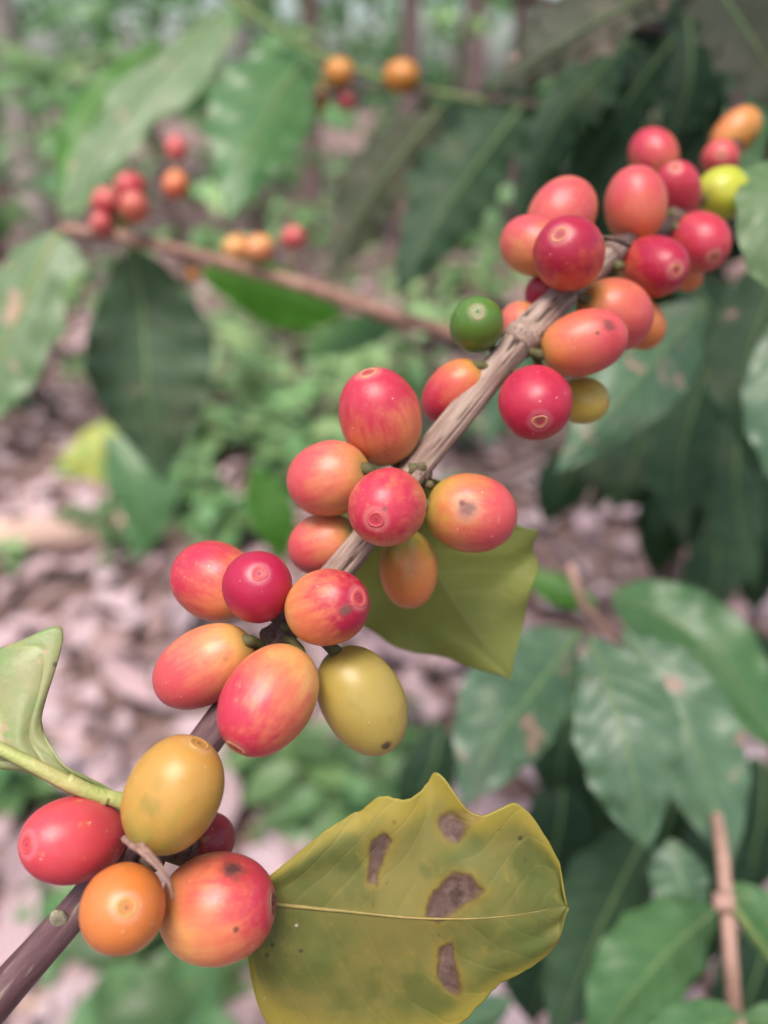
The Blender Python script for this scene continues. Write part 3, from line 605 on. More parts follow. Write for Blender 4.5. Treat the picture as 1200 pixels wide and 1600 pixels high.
# ---- cherries
CR = (.37, .010, .042); RD = (.47, .026, .058); CO = (.55, .072, .082); OR = (.57, .175, .055); PE = (.60, .285, .095); AM = (.46, .235, .05); OL = (.31, .25, .05); YG = (.36, .44, .045); GN = (.085, .17, .028); YO = (.55, .30, .06); DR = (.33, .03, .045)
def cherry_mat(cA, cB, gdir, seed, marks, patch=0.0, scar=True, tipz=1.1):
    s = NT('cherry_skin'); oc = s.n('ShaderNodeTexCoord').outputs['Object']
    st = s.noise(s.vm('MULTIPLY', oc, (1, 1, .13)), 5.5, 4, .65, w=seed)
    lo = s.noise(oc, 1.3, 3, .55, w=seed+3); fi = s.noise(oc, 7.0, 4, .6, w=seed+7)
    g = s.math('MULTIPLY_ADD', s.vm('DOT_PRODUCT', oc, gdir), .5, .5)
    g = s.math('ADD', g, s.math('ADD', s.math('MULTIPLY_ADD', st, .9, -.45), s.math('MULTIPLY_ADD', lo, .75, -.375)))
    midc = tuple((a+b)*.5 for a, b in zip(cA, cB)); midc = (max(midc[0], max(cA[0], cB[0])*.97), midc[1], midc[2])
    col = s.mix(s.map(g, -.02, .45), cA, midc); col = s.mix(s.map(g, .36, .90), col, cB)
    col = s.mix(s.map(fi, .55, .75, 0, .22), col, tuple(min(1, c*1.25+.03) for c in cA))
    col = s.mix(s.map(s.noise(oc, 3.0, 4, .6, w=seed+11), .58, .70, 0, .22), col, tuple(c*.62 for c in cB))
    if patch:
        col = s.mix(s.map(s.noise(oc, 2.4, 4, .6, w=seed+13), .60, .66, 0, patch), col, (.50, .30, .07))
    vo = s.n('ShaderNodeTexVoronoi'); s.put(vo.inputs['Vector'], s.vm('ADD', oc, (seed, 0, seed*2))); vo.inputs['Scale'].default_value = 4.2
    sel = s.math('GREATER_THAN', vo.outputs['Color'], .62)
    col = s.mix(s.math('MULTIPLY', s.map(vo.outputs['Distance'], .05, .10, .75, 0.0), sel), col, (.78, .55, .48))
    vo2 = s.n('ShaderNodeTexVoronoi'); s.put(vo2.inputs['Vector'], s.vm('ADD', oc, (0, seed*1.7, 3))); vo2.inputs['Scale'].default_value = 5.5
    sel2 = s.math('GREATER_THAN', vo2.outputs['Color'], .80)
    col = s.mix(s.math('MULTIPLY', s.map(vo2.outputs['Distance'], .03, .075, .8, 0.0), sel2), col, (.10, .045, .03))
    sp = s.n('ShaderNodeSeparateXYZ'); s.put(sp.inputs[0], oc)
    if scar:
        rr = s.math('SQRT', s.math('ADD', s.math('POWER', sp.outputs[0], 2.0), s.math('POWER', sp.outputs[1], 2.0)))
        rr = s.math('ADD', rr, s.math('MULTIPLY_ADD', fi, .12, -.06)); top = s.math('GREATER_THAN', sp.outputs[2], 0.0)
        ring = s.math('MULTIPLY', s.math('MULTIPLY', s.map(rr, .19, .24), s.map(rr, .26, .40, 1.0, 0.0)), top)
        col = s.mix(s.math('MULTIPLY', ring, .28), col, tuple(min(1, c*.7+.22) for c in midc))
    base = s.math('MULTIPLY', s.map(s.math('MULTIPLY', sp.outputs[2], -1.0), .72*tipz, 1.05*tipz), .6)
    col = s.mix(base, col, (.33, .26, .05))
    rough = s.math('MULTIPLY_ADD', fi, .22, .25)
    for (pos, r, mc, amt) in sorted(marks, key=lambda q: -q[1]):
        dd = s.math('ADD', s.vm('DISTANCE', oc, pos), s.math('ADD', s.math('MULTIPLY_ADD', fi, r*1.1, -r*.55), s.math('MULTIPLY_ADD', st, r, -r*.5)))
        col = s.mix(s.map(dd, r*.25, r*1.25, amt, 0.0), col, mc)
        rough = s.math('ADD', rough, s.map(dd, r*.3, r, .3, 0.0))
    # fine dust and a few long faint scratches on the skin
    du = s.noise(oc, 26, 5, .75, w=seed+17)
    col = s.mix(s.map(du, .60, .78, 0, .30), col, (.66, .50, .42))
    sc_ = s.noise(s.vm('MULTIPLY', s.vm('ADD', oc, (seed, seed, 0)), (9, 2.2, 1.2)), 2.0, 2, .5)
    col = s.mix(s.map(s.math('ABSOLUTE', s.math('SUBTRACT', sc_, .44)), 0, .008, .28, 0), col, tuple(c*.45+.05 for c in cA))
    vd = s.n('ShaderNodeTexVoronoi'); s.put(vd.inputs['Vector'], s.vm('ADD', oc, (seed*3, 1, 0))); vd.inputs['Scale'].default_value = 2.1
    dent = s.math('MULTIPLY', s.map(vd.outputs['Distance'], .05, .28, -1.0, 0.0), s.math('GREATER_THAN', vd.outputs['Color'], .6))
    rough = s.math('ADD', rough, s.map(du, .5, .75, 0, .25))
    h = s.math('ADD', s.math('ADD', s.math('MULTIPLY', fi, .6), s.math('MULTIPLY', s.noise(oc, 55, 3, .6), 1.3)), s.math('MULTIPLY', dent, .8))
    return s.finish(col, rough, .5, h, .10, .0006, sss=.12, srad=(.0016, .0006, .0004))
def scar_mat():
    mats = []
    for nm, ro, ri, ce in (('scar_tan', (.50, .20, .12), (.42, .13, .085), (.16, .06, .035)), ('scar_olive', (.46, .26, .075), (.40, .20, .06), (.17, .09, .035)), ('scar_red', (.50, .085, .085), (.46, .05, .065), (.24, .04, .035)), ('scar_brown', (.20, .09, .06), (.14, .06, .045), (.07, .03, .022)), ('scar_green', (.24, .22, .10), (.17, .15, .07), (.08, .06, .03))):
        s = NT(nm); oc = s.n('ShaderNodeTexCoord').outputs['Object']
        sp = s.n('ShaderNodeSeparateXYZ'); s.put(sp.inputs[0], oc)
        r = s.math('SQRT', s.math('ADD', s.math('POWER', sp.outputs[0], 2.0), s.math('POWER', sp.outputs[1], 2.0)))
        fi = s.noise(oc, 18, 3); r = s.math('ADD', r, s.math('MULTIPLY_ADD', fi, .05, -.025))
        col = s.mix(s.map(r, .12, .2), ri, ro); col = s.mix(s.map(r, .03, .075, 1, 0), col, ce)
        col = s.mix(s.math('MULTIPLY', s.map(s.math('ABSOLUTE', s.math('SUBTRACT', r, .125)), 0.0, .03, 1, 0), s.math('MULTIPLY', fi, .75)), col, ce)
        mats.append(s.finish(col, .6, .4, fi, .3, .0003))
    return mats
SCARS = scar_mat()
# name, cx, cy, minor semi, projected major semi, tip pixel, tip towards(+)/away(-), offset from stem mm, colours (stalk end, tip/gradient end), gradient dir (right, up, towards), label, options
CH = [
 (117, 1311, 67, 80, (56, 1310), 1, -4, RD, CO, (.3, .3, .2), 'red cherry with orange flecks, leftmost of the lowest cluster', dict(patch=.6, scar=2)),
 (271, 1241, 76, 91, (308, 1172), 1, -10, OL, AM, (.25, .8, .1), 'amber cherry with olive base, on top of the lowest cluster', dict(scar=1, marks=[(232, 1262, .28, (.17, .16, .03), .55), (245, 1225, .2, (.25, .2, .04), .4)])),
 (192, 1419, 67, 72, (197, 1419), 1, -11, OR, (.56, .165, .035), (.2, .5, .2), 'smooth orange cherry facing out at the bottom of the lowest cluster', dict(scar=1, rs=1.0)),
 (340, 1418, 84, 91, (424, 1420), 1, -4, PE, RD, (.75, .45, .1), 'large red and peach cherry with a dark bruise, touching the spotted leaf', dict(scar=3, marks=[(366, 1358, .24, (.06, .018, .018), .95), (372, 1352, .42, (.35, .05, .02), .5), (369, 1453, .06, (.12, .03, .02), .9)])),
 (324, 1314, 42, 44, (345, 1290), -1, 7, DR, DR, (0, 0, 1), 'small dark red cherry half hidden under the amber one', dict(patch=.4)),
 (336, 908, 63, 70, (275, 880), -1, 3, PE, RD, (-.7, .5, .1), 'peach cherry blushed red, half behind a round crimson one', dict()),
 (402, 917, 56, 61, (405, 897), 1, -8, CR, (.38, .010, .05), (0, 0, 1), 'dark crimson round cherry with a neat ring scar facing out', dict(scar=2)),
 (511, 949, 61, 67, (556, 936), 1, -10, PE, CR, (.75, .1, .3), 'crimson cherry, orange on its left, with a cracked brown scar', dict(scar=2, marks=[(540, 953, .20, (.10, .055, .04), .9), (528, 989, .12, (.5, .16, .04), .6)])),
 (318, 1041, 61, 83, (246, 1080), -1, -2, PE, CO, (-.8, -.5, 0), 'long orange cherry pointing down left below the crimson one', dict(marks=[(352, 1030, .1, (.30, .13, .04), .6)])),
 (420, 1092, 73, 92, (372, 1161), 1, -10, PE, RD, (-.75, -.4, .1), 'big coral and orange cherry hanging lowest over the bare stem', dict(scar=0)),
 (566, 1094, 65, 90, (608, 1168), -.3, -3, OL, (.36, .26, .065), (.2, -.3, .3), 'olive yellow cherry hanging right of the big coral one', dict(scar=3, marks=[(604, 1165, .16, (.07, .04, .025), .95)])),
 (594, 652, 66, 77, (576, 586), .5, -3, PE, RD, (-.3, .7, .5), 'tall coral cherry standing upright on the middle cluster', dict(scar=0)),
 (514, 748, 61, 66, (455, 765), -1, 0, PE, CO, (-.8, .3, .1), 'coral cherry at the left of the middle cluster', dict()),
 (605, 792, 62, 69, (588, 811), 1, -11, PE, RD, (-.2, .3, .7), 'round coral red cherry facing out in the middle cluster', dict(scar=2, marks=[(587, 843, .12, (.5, .2, .04), .5), (601, 795, .07, (.12, .08, .06), .8)])),
 (505, 850, 49, 56, (457, 868), -1, 5, PE, CO, (-.8, -.3, 0), 'peach cherry behind the stem under the coral pair', dict()),
 (736, 802, 63, 72, (806, 815), -.2, -3, (.45, .28, .05), CO, (1.0, -.2, .25), 'orange and coral cherry with a round brown scab, right of the stem', dict(marks=[(730, 795, .27, (.22, .11, .10), .95), (729, 793, .44, (.55, .25, .16), .75), (722, 786, .10, (.10, .05, .05), .8)])),
 (638, 889, 47, 62, (643, 950), -.3, 5, OL, OR, (0, -.9, 0), 'slim olive and orange cherry hanging over the yellow green leaf', dict()),
 (745, 508, 43, 49, (746, 488), 1, -2, GN, (.07, .16, .016), (0, -.3, 0), 'single unripe green cherry above the bare stem', dict(scar=4, rs=1.2)),
 (817, 510, 36, 40, (800, 488), -1, 9, PE, CO, (-.5, -.3, 0), 'orange cherry peeping out behind the green one', dict()),
 (708, 612, 43, 57, (672, 650), -.3, 3, OR, RD, (-.7, -.6, 0), 'red orange cherry hanging under the green one behind the stem', dict()),
 (836, 629, 58, 61, (843, 657), 1, -6, RD, CR, (0, -.3, .3), 'round crimson cherry with ring scar below the thick node', dict(scar=0)),
 (910, 626, 37, 41, (942, 630), .3, 6, OL, (.44, .34, .06), (0, -.5, 0), 'small olive cherry behind the round crimson one', dict(scar=1)),
 (912, 536, 51, 68, (974, 522), -.2, -7, OR, CO, (.8, .2, 0), 'orange cherry with dark scratches and a bruised red end', dict(marks=[(952, 508, .26, (.13, .03, .03), .8), (934, 520, .07, (.08, .03, .02), .9), (892, 530, .06, (.35, .12, .03), .8), (960, 530, .35, (.40, .02, .03), .5)])),
 (960, 492, 56, 60, (1005, 520), -.6, 0, OR, CO, (.7, -.4, 0), 'plain orange cherry above the scratched one', dict()),
 (1002, 506, 36, 42, (1020, 540), -1, 9, OR, OR, (0, 0, 1), 'orange cherry mostly hidden at the right of the plain orange one', dict()),
 (889, 397, 56, 58, (876, 369), 1, -9, OR, CR, (0, .55, .75), 'glossy crimson cherry facing out over the upper stem', dict(scar=0)),
 (878, 336, 52, 59, (905, 300), -.5, 3, PE, CO, (0, .5, .5), 'coral cherry on top behind the glossy crimson one', dict()),
 (832, 384, 46, 52, (795, 362), -1, 0, YO, CO, (-.2, .9, 0), 'orange cherry at the left of the glossy crimson one', dict()),
 (849, 456, 28, 31, (840, 470), -1, 9, CR, CR, (0, 0, 1), 'little crimson cherry behind the stem below the glossy one', dict()),
 (993, 320, 48, 58, (990, 265), -.2, -6, OR, CO, (0, .8, .2), 'tall coral oval cherry high on the branch', dict()),
 (1021, 241, 36, 41, (1000, 212), -1, 6, PE, RD, (-.2, .6, .5), 'red cherry behind the tall coral oval, highest of the reds', dict()),
 (1057, 302, 38, 52, (1055, 268), .7, -4, CO, RD, (0, .6, 0), 'narrow red cherry right of the tall coral oval', dict(scar=0)),
 (1093, 378, 45, 48, (1112, 400), .8, -4, OR, RD, (.3, .4, .7), 'red cherry at the far right under the yellow green one', dict(scar=0)),
 (1019, 417, 48, 57, (1046, 423), .9, -6, OR, CR, (.4, .5, .5), 'crimson oval cherry with tan scar above the plain orange one', dict(scar=0)),
 (1128, 303, 41, 42, (1150, 300), -.8, -7, YG, (.46, .46, .03), (0, -.4, 0), 'yellow green cherry near the top right end', dict()),
 (1125, 248, 29, 36, (1127, 242), 1, -7, OR, CO, (0, 0, 1), 'small orange red cherry between the yellow and yellow green ones', dict(scar=0)),
 (1149, 208, 32, 42, (1175, 185), -.4, -9, YO, OR, (-.5, .6, 0), 'yellow orange cherry topmost on the branch', dict()),
 (1072, 430, 24, 27, (1085, 440), -1, 7, CO, OR, (0, 0, 1), 'small orange cherry peeping from behind the crimson oval', dict()),
]
def stem_depth(cx, cy):
    best = min(range(320), key=lambda i: (CP2[i]-Vector((cx, cy))).length); return best
CP2 = [topx(v) for v in SP3]
C3 = []
for c in CH:
    cx, cy, b, ap, tip, tz, off = c[:7]
    i = stem_depth(cx, cy); d = (SP3[i]-CAM).dot(FW) + off*.001
    dx, dy = tip[0]-cx, -(tip[1]-cy); r = math.hypot(dx, dy)
    if abs(tz) < 1 or tz == 1:
        at = max(ap, 1.08*b)
        sn = min(.97, r/(at*.97)) if tz >= .5 else math.sqrt(max(0, 1-tz*tz))
    else: sn = .86
    if sn > .5: at = math.sqrt(max((1.06*b)**2, (ap*ap-b*b*(1-sn*sn))/(sn*sn)))
    else: at = max(1.1*b, ap)
    at = min(at, 1.5*b)
    zc = math.sqrt(1-sn*sn)*(1 if tz > 0 else -1)
    C3.append(dict(d=d, d0=d, off=off, at=at, b=b, ax=(dx/max(r, 1e-6)*sn, dy/max(r, 1e-6)*sn, zc), cx=cx, cy=cy))
# settle depths so that no two cherries (or stem and cherry) run into each other
def ray_frame(cx, cy):
    f = (P(cx, cy, 1)-CAM).normalized(); rt = f.cross(UP).normalized(); return rt, rt.cross(f), f
def balls(c):
    k = c['d']/FPX; p = P(c['cx'], c['cy'], c['d']); rt, up, fw = ray_frame(c['cx'], c['cy']); ax = rt*c['ax'][0]+up*c['ax'][1]-fw*c['ax'][2]
    h = (c['at']-c['b'])*k
    return [(p+ax*h*s, c['b']*k*(1.0 if s == 0 else .99)) for s in (-1, 0, 1)]
for it in range(80):
    mv = 0
    B = [balls(c) for c in C3]
    for i in range(len(C3)):
        for j in range(i+1, len(C3)):
            pen = max(ra+rb-(pa-pb).length for pa, ra in B[i] for pb, rb in B[j])
            if pen > .0006:
                fi_, bi = (i, j) if C3[i]['d'] < C3[j]['d'] else (j, i)
                C3[fi_]['d'] -= pen*.2; C3[bi]['d'] += pen*.2; mv = 1
    for c in C3:
        lo, hi = ((-.007, .0015) if c['off'] <= -6 else (-.003, .003) if c['off'] < 4 else (-.001, .009))
        c['d'] = min(c['d0']+hi, max(c['d0']+lo, c['d']))
    if not mv: break
def make_cherry(idx, c, g, root_name='coffee_cherry', group='cherries on the main branch'):
    k = g['d']/FPX; b = g['b']*k; ratio = g['at']/g['b']; loc = P(g['cx'], g['cy'], g['d'])
    rt, up, fw = ray_frame(g['cx'], g['cy'])
    z = (rt*g['ax'][0]+up*g['ax'][1]-fw*g['ax'][2]).normalized()
    x = z.cross(UP).normalized() if abs(z.dot(UP)) < .95 else z.cross(RT).normalized(); y = z.cross(x)
    R3 = Matrix((x, y, z)).transposed()
    mw = Matrix.Translation(loc) @ R3.to_4x4() @ Matrix.Scale(b, 4); inv = mw.inverted()
    gd = c[9]; gw = rt*gd[0]+up*gd[1]-fw*gd[2]; gl = R3.transposed() @ gw
    opt = c[11]; marks = []
    for (mx, my, mr, mc, ma) in opt.get('marks', []):
        pw = P(mx, my, g['d']); o_ = inv @ pw; dv = (inv.to_3x3() @ (CAM-pw)).normalized()
        # ray from the camera onto the ellipsoid x2+y2+(z/ratio)2=1
        S = Vector((1, 1, 1/ratio)); o2 = Vector((o_.x, o_.y, o_.z/ratio)); d2 = Vector((dv.x, dv.y, dv.z/ratio))
        A = d2.dot(d2); Bq = 2*o2.dot(d2); Cq = o2.dot(o2)-1; disc = max(0, Bq*Bq-4*A*Cq); t = (-Bq+math.sqrt(disc))/(2*A)
        marks.append((tuple(o_+dv*t), mr, mc, ma))
    mat = cherry_mat(c[7], c[8], tuple(gl), idx*1.37+.5, marks, opt.get('patch', 0), True, ratio)
    nr, ns = 40, 56; V = []; F = []; sd_ = idx*4.7
    for i in range(nr+1):
        ph = math.pi*i/nr; zz = math.cos(ph); rr = math.sin(ph)
        rr = rr*(1+.02*math.cos(2*ph)); zt = ratio*(zz-(.035*math.exp(-(rr/.22)**2) if zz > 0 else .05*math.exp(-(rr/.25)**2)*-1))
        for q in range(ns):
            th = 2*math.pi*q/ns; dv = Vector((math.sin(ph)*math.cos(th), math.sin(ph)*math.sin(th), zz))
            f = 1+.022*mnoise.noise(dv*1.3+Vector((sd_, 0, 0)))+.008*mnoise.noise(dv*3.5+Vector((sd_, 3, 0)))+.012*math.cos(2*th+sd_)*math.sin(ph)
            V.append((rr*math.cos(th)*f, rr*math.sin(th)*f, zt*(1+.01*mnoise.noise(dv*2+Vector((0, sd_, 0))))))
    for i in range(nr):
        for q in range(ns): F.append((i*ns+q, (i+1)*ns+q, (i+1)*ns+(q+1) % ns, i*ns+(q+1) % ns))
    o = mesh_obj(root_name, V, F, mat); o.matrix_world = mw
    tag(o, c[10], 'coffee cherry', group)
    # ring scar left by the flower on the free end
    rs = opt.get('rs', 1.0)*(.80+.25*((idx*37) % 10)/10); z0 = ratio*(1-.035)
    prof = [(0, -.015), (.03, .012), (.055, .01), (.075, -.012), (.11, -.006), (.135, .012), (.155, .0), (.185, .012), (.215, .028), (.24, .018), (.27, -.035)]
    V = []; F = []; m = 28
    for (r_, h) in prof:
        r2 = r_*rs
        for q in range(m):
            th = 2*math.pi*q/m; wob = 1+.07*math.sin(2*th+idx)+.05*math.sin(3*th+idx*2)
            xx, yy = r2*math.cos(th)*wob, r2*math.sin(th)*wob
            zsurf = ratio*(math.sqrt(max(0, 1-min(.9, r2*r2)))-.035*math.exp(-(r2/.22)**2))
            V.append((xx, yy, zsurf+h*.8))
    for i in range(len(prof)-1):
        for q in range(m): F.append((i*m+q, (i+1)*m+q, (i+1)*m+(q+1) % m, i*m+(q+1) % m))
    mesh_obj('calyx_scar', V, F, SCARS[opt.get('scar', 0)], o)
    return o, mw
for idx, (c, g) in enumerate(zip(CH, C3)):
    o, mw = make_cherry(idx, c, g)
    inv = mw.inverted(); ratio = g['at']/g['b']
    bw = mw @ Vector((0, 0, -ratio*.98)); si = min(range(320), key=lambda i: (SP3[i]-bw).length)
    tw = SP3[si]; mid_ = bw.lerp(tw, .5)+(bw-mw.translation).normalized()*.0008
    pts = [inv @ q for q in catmull([mw @ Vector((0, 0, -ratio*.9)), bw, mid_, tw], 14)]
    k = 1/mw.to_scale().x
    tube('stalk', pts, lambda u: .00085*k*(1.25-.4*math.sin(u*3)), M['stalk'], o, 8)

# ------------------------------------------------------------------ other branches close behind
DSC = 1.0
def twig(root, pts, r, mat, name='stem', n=40, seg=10, knob=.25):
    r = r*DSC
    return tube(name, [P(p[0], p[1], p[2]*DSC) for p in pts], lambda u: r*(1-.35*u)*(1+knob*max(0, math.sin(u*math.pi*5))**12), mat, root, seg, n, lambda u, th: .10*mnoise.noise(Vector((u*14, math.cos(th), math.sin(th)))), off=root.location)
def bgcherry(px, py, r, d, c1, c2, label, gd=(0, .6, .2), group='cherries on the background branches', tipang=None, anchor=None):
    d = d*DSC; rnd = random.Random(px*7+py); a = rnd.uniform(0, 6.28); sn = rnd.uniform(.5, .95)
    g = dict(d=d, at=r*1.15, b=r, ax=(math.cos(a)*sn, math.sin(a)*sn, math.sqrt(1-sn*sn)), cx=px, cy=py)
    c = (0,)*7+(c1, c2, gd, label, {})
    o, mw = make_cherry(px+py, c, g, group=group)
    inv = mw.inverted(); k = 1/mw.to_scale().x
    if anchor:
        pw = P(anchor[0], anchor[1], anchor[2]*DSC); tube('stalk', [inv @ q for q in catmull([mw.translation, mw.translation.lerp(pw, .5)+UP*.001, pw], 8)], lambda u: .0011*k, M['stalk'], o, 6)

DSC = 1.32
bl = empty('coffee_branch', P(700, 520, .30*DSC), 'blurred pinkish coffee twig running from upper left down to the green cherry', 'branch')
twig(bl, [(1010, 640, .34), (860, 570, .315), (700, 519, .30), (600, 490, .295), (500, 455, .29), (420, 430, .29), (330, 405, .285), (200, 372, .28), (95, 358, .275)], .0031, M['twig_pink'])
leaf(bl, [(95, 362, .275), (78, 385, .272), (40, 470, .268), (-10, 580, .265), (-50, 690, .265)], [(0, 4), (.1, 62), (.17, 66), (.25, 44), (.33, 56), (.42, 78), (.5, 58), (.6, 66), (.7, 62), (.8, 46), (.9, 25), (1, 0)], [(0, 4), (.15, 60), (.4, 95), (.7, 80), (1, 0)], M['leaf_pale'], aL=.1, aR=.3, wave=.03, nw=6, seed=21, zw=.08, ribmat=M['petiole'])
leaf(bl, [(208, 385, .295), (222, 480, .30), (232, 610, .30), (255, 752, .31)], 104, 104, M['leaf_dull'], aL=.25, aR=.25, wave=.04, nw=7, seed=22, quilt=.02)
leaf(bl, [(350, 12, .37), (262, 105, .355), (180, 205, .345), (88, 345, .34)], [(0, 6), (.1, 52), (.25, 58), (.4, 74), (.55, 42), (.65, 46), (.8, 28), (1, 0)], [(0, 4), (.15, 22), (.3, 28), (.5, 60), (.6, 42), (.8, 36), (1, 0)], M['leaf_pale'], aL=-.1, aR=.3, wave=.05, nw=5, seed=23)
leaf(bl, [(250, 60, .36), (190, 130, .362), (135, 200, .36), (92, 345, .352)], 50, 46, M['leaf_bright'], aL=.3, aR=.2, wave=.12, nw=5, seed=24)
leaf(bl, [(485, 75, .345), (425, 165, .325), (382, 250, .31), (355, 352, .30)], [(0, 5), (.12, 30), (.25, 52), (.4, 66), (.6, 60), (.8, 38), (.92, 16), (1, 0)], [(0, 5), (.12, 62), (.28, 96), (.42, 98), (.58, 80), (.75, 45), (.9, 16), (1, 0)], M['leaf_mid'], aL=.35, aR=.05, wave=.03, nw=6, seed=25)
leaf(bl, [(310, 425, .30), (380, 440, .31), (470, 470, .33), (540, 495, .35)], 45, 52, M['leaf_bright'], aL=.2, aR=.4, wave=.06, seed=26)
leaf(bl, [(470, 560, .33), (520, 530, .34), (590, 505, .36), (650, 490, .38)], 26, 30, M['leaf_mid'], aL=.2, aR=.4, wave=.06, seed=27)
leaf(bl, [(395, 730, .42), (410, 770, .42), (430, 830, .42), (440, 880, .43)], 38, 36, M['leaf_bright'], aL=.2, aR=.4, wave=.06, seed=28)
bgl = [(165, 316, 22, .277, (.46, .05, .06), (.50, .09, .09), 'leftmost red cherry of the blurred left cluster', (185, 370, .28)), (204, 291, 21, .277, (.46, .05, .06), (.46, .05, .06), 'topmost red cherry of the blurred left cluster', (190, 370, .28)), (210, 324, 23, .272, OR, (.50, .09, .09), 'orange red cherry at the right of the blurred left cluster', (195, 370, .28)), (158, 351, 17, .274, (.50, .09, .09), (.50, .09, .09), 'pink cherry resting on the blurred twig', (165, 366, .278)), (186, 352, 15, .285, YG, OL, 'small green cherry tucked into the blurred left cluster', (190, 370, .28)),
       (275, 232, 17, .31, (.50, .09, .09), (.50, .09, .09), 'lone red cherry above another beside the big glossy leaf', (275, 300, .31)), (274, 289, 20, .308, (.46, .05, .06), OR, 'red cherry below the lone one beside the big glossy leaf', (305, 325, .315)),
       (370, 388, 21, .291, YO, PE, 'yellowish cherry on the blurred twig under the glossy leaf', (375, 418, .288)), (405, 388, 21, .284, (.50, .09, .09), PE, 'peach pink cherry on the blurred twig, right of the yellowish one', (400, 425, .289)), (458, 372, 19, .292, (.50, .09, .09), (.50, .09, .09), 'coral cherry standing alone above the blurred twig', (455, 440, .29)), (302, 427, 12, .29, YO, OR, 'tiny yellow cherry under the blurred twig', (310, 402, .286))]
for a in bgl: bgcherry(*a[:7], anchor=a[7])

DSC = 1.12
bt = empty('coffee_branch', P(830, 160, .36*DSC), 'blurred twig at top centre carrying orange cherries', 'branch')
twig(bt, [(960, 175, .35), (830, 163, .36), (720, 150, .37), (600, 138, .375), (480, 150, .38)], 0.0020, M['bark_dark'])
twig(bt, [(330, -20, .40), (430, 45, .395), (520, 95, .385), (640, 135, .375), (760, 160, .365)], .0018, M['twig_green'], 'shoot')
leaf(bt, [(690, 165, .375), (628, 240, .365), (570, 320, .355), (518, 432, .35)], [(0, 4), (.15, 34), (.3, 40), (.45, 54), (.6, 42), (.75, 40), (.88, 22), (1, 0)], [(0, 4), (.15, 46), (.35, 62), (.6, 60), (.8, 36), (1, 0)], M['leaf_olive'], aL=.35, aR=.2, wave=.26, nw=7, seed=31, quilt=.02, zw=.25)
leaf(bt, [(815, 165, .36), (755, 245, .345), (690, 335, .335), (618, 462, .33)], [(0, 4), (.15, 40), (.35, 52), (.55, 58), (.75, 46), (.9, 22), (1, 0)], [(0, 4), (.15, 66), (.35, 82), (.55, 76), (.75, 48), (.9, 22), (1, 0)], M['leaf_dark'], aL=.3, aR=.25, wave=.26, nw=7, seed=32, quilt=.02, zw=.25)
for a in [(530, 115, 23, .378, (.45, .15, .03), (.48, .2, .03), 'orange cherry at the left of the blurred top twig', (535, 142, .378)), (627, 120, 25, .372, (.36, .18, .03), (.48, .18, .03), 'brownish orange cherry at the right of the blurred top twig', (620, 140, .374)), (490, 152, 23, .41, (.30, .11, .02), (.42, .14, .03), 'dull orange cherry at the tip of the blurred top twig', (495, 148, .38)), (541, 157, 15, .382, DR, DR, 'little dark red cherry under the blurred top twig', (545, 144, .378))]:
    bgcherry(*a[:7], anchor=a[7])

# ---- bush at the right, its shade partly painted into dark leaf colours
DSC = 1.0
br = empty('coffee_bush', G(1050, 1050), 'shady dark coffee bush filling the right side behind the cherries', 'bush')
base = br.location.copy(); tp = P(1085, 60, .52)
tube('trunk', [base, P(1030, 1010, .95), P(1052, 830, .80), P(1075, 600, .66), tp, tp+Vector((.03, .05, .35))], lambda u: .017*(1-.55*u), M['bark_dark'], br, 12, 40, lambda u, th: .15*mnoise.noise(Vector((u*12, math.cos(th), math.sin(th)))), off=base)
for pts in ([(1085, 60, .52), (1000, 40, .42), (900, 20, .36), (800, -10, .34)], [(1080, 420, .58), (1120, 380, .42), (1190, 300, .28), (1230, 150, .187)], [(1070, 600, .66), (1010, 620, .5), (960, 600, .42)], [(1085, 100, .54), (1120, 40, .42), (1160, -20, .36)]):
    twig(br, pts, .0035, M['bark_dark'], 'branch', 20, 8)
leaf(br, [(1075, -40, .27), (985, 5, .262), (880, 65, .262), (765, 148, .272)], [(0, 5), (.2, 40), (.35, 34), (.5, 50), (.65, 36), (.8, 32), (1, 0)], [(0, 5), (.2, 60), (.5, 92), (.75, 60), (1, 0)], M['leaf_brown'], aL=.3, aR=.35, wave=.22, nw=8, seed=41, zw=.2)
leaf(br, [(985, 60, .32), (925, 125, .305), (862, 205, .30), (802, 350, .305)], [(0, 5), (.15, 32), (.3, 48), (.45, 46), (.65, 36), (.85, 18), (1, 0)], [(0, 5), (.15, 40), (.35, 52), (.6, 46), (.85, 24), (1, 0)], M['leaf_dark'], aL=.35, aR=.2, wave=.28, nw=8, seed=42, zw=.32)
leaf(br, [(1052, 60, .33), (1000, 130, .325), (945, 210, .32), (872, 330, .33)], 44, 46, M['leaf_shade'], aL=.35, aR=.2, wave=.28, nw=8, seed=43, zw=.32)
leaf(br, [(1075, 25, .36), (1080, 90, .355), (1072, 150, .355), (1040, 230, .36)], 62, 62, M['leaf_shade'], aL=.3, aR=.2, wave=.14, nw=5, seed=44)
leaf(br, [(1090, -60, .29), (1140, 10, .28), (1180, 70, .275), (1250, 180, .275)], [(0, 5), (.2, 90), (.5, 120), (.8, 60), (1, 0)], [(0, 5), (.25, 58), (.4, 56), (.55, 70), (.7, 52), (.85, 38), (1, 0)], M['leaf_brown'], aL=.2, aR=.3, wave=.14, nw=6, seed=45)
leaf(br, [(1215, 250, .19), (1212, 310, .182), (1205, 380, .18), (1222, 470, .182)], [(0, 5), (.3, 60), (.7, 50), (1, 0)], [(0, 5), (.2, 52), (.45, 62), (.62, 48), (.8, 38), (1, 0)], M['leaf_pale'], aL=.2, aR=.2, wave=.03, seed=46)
leaf(br, [(1245, 380, .30), (1195, 480, .29), (1165, 590, .285), (1182, 745, .285)], 60, 62, M['leaf_dark'], aL=.2, aR=.3, wave=.06, nw=7, seed=47)
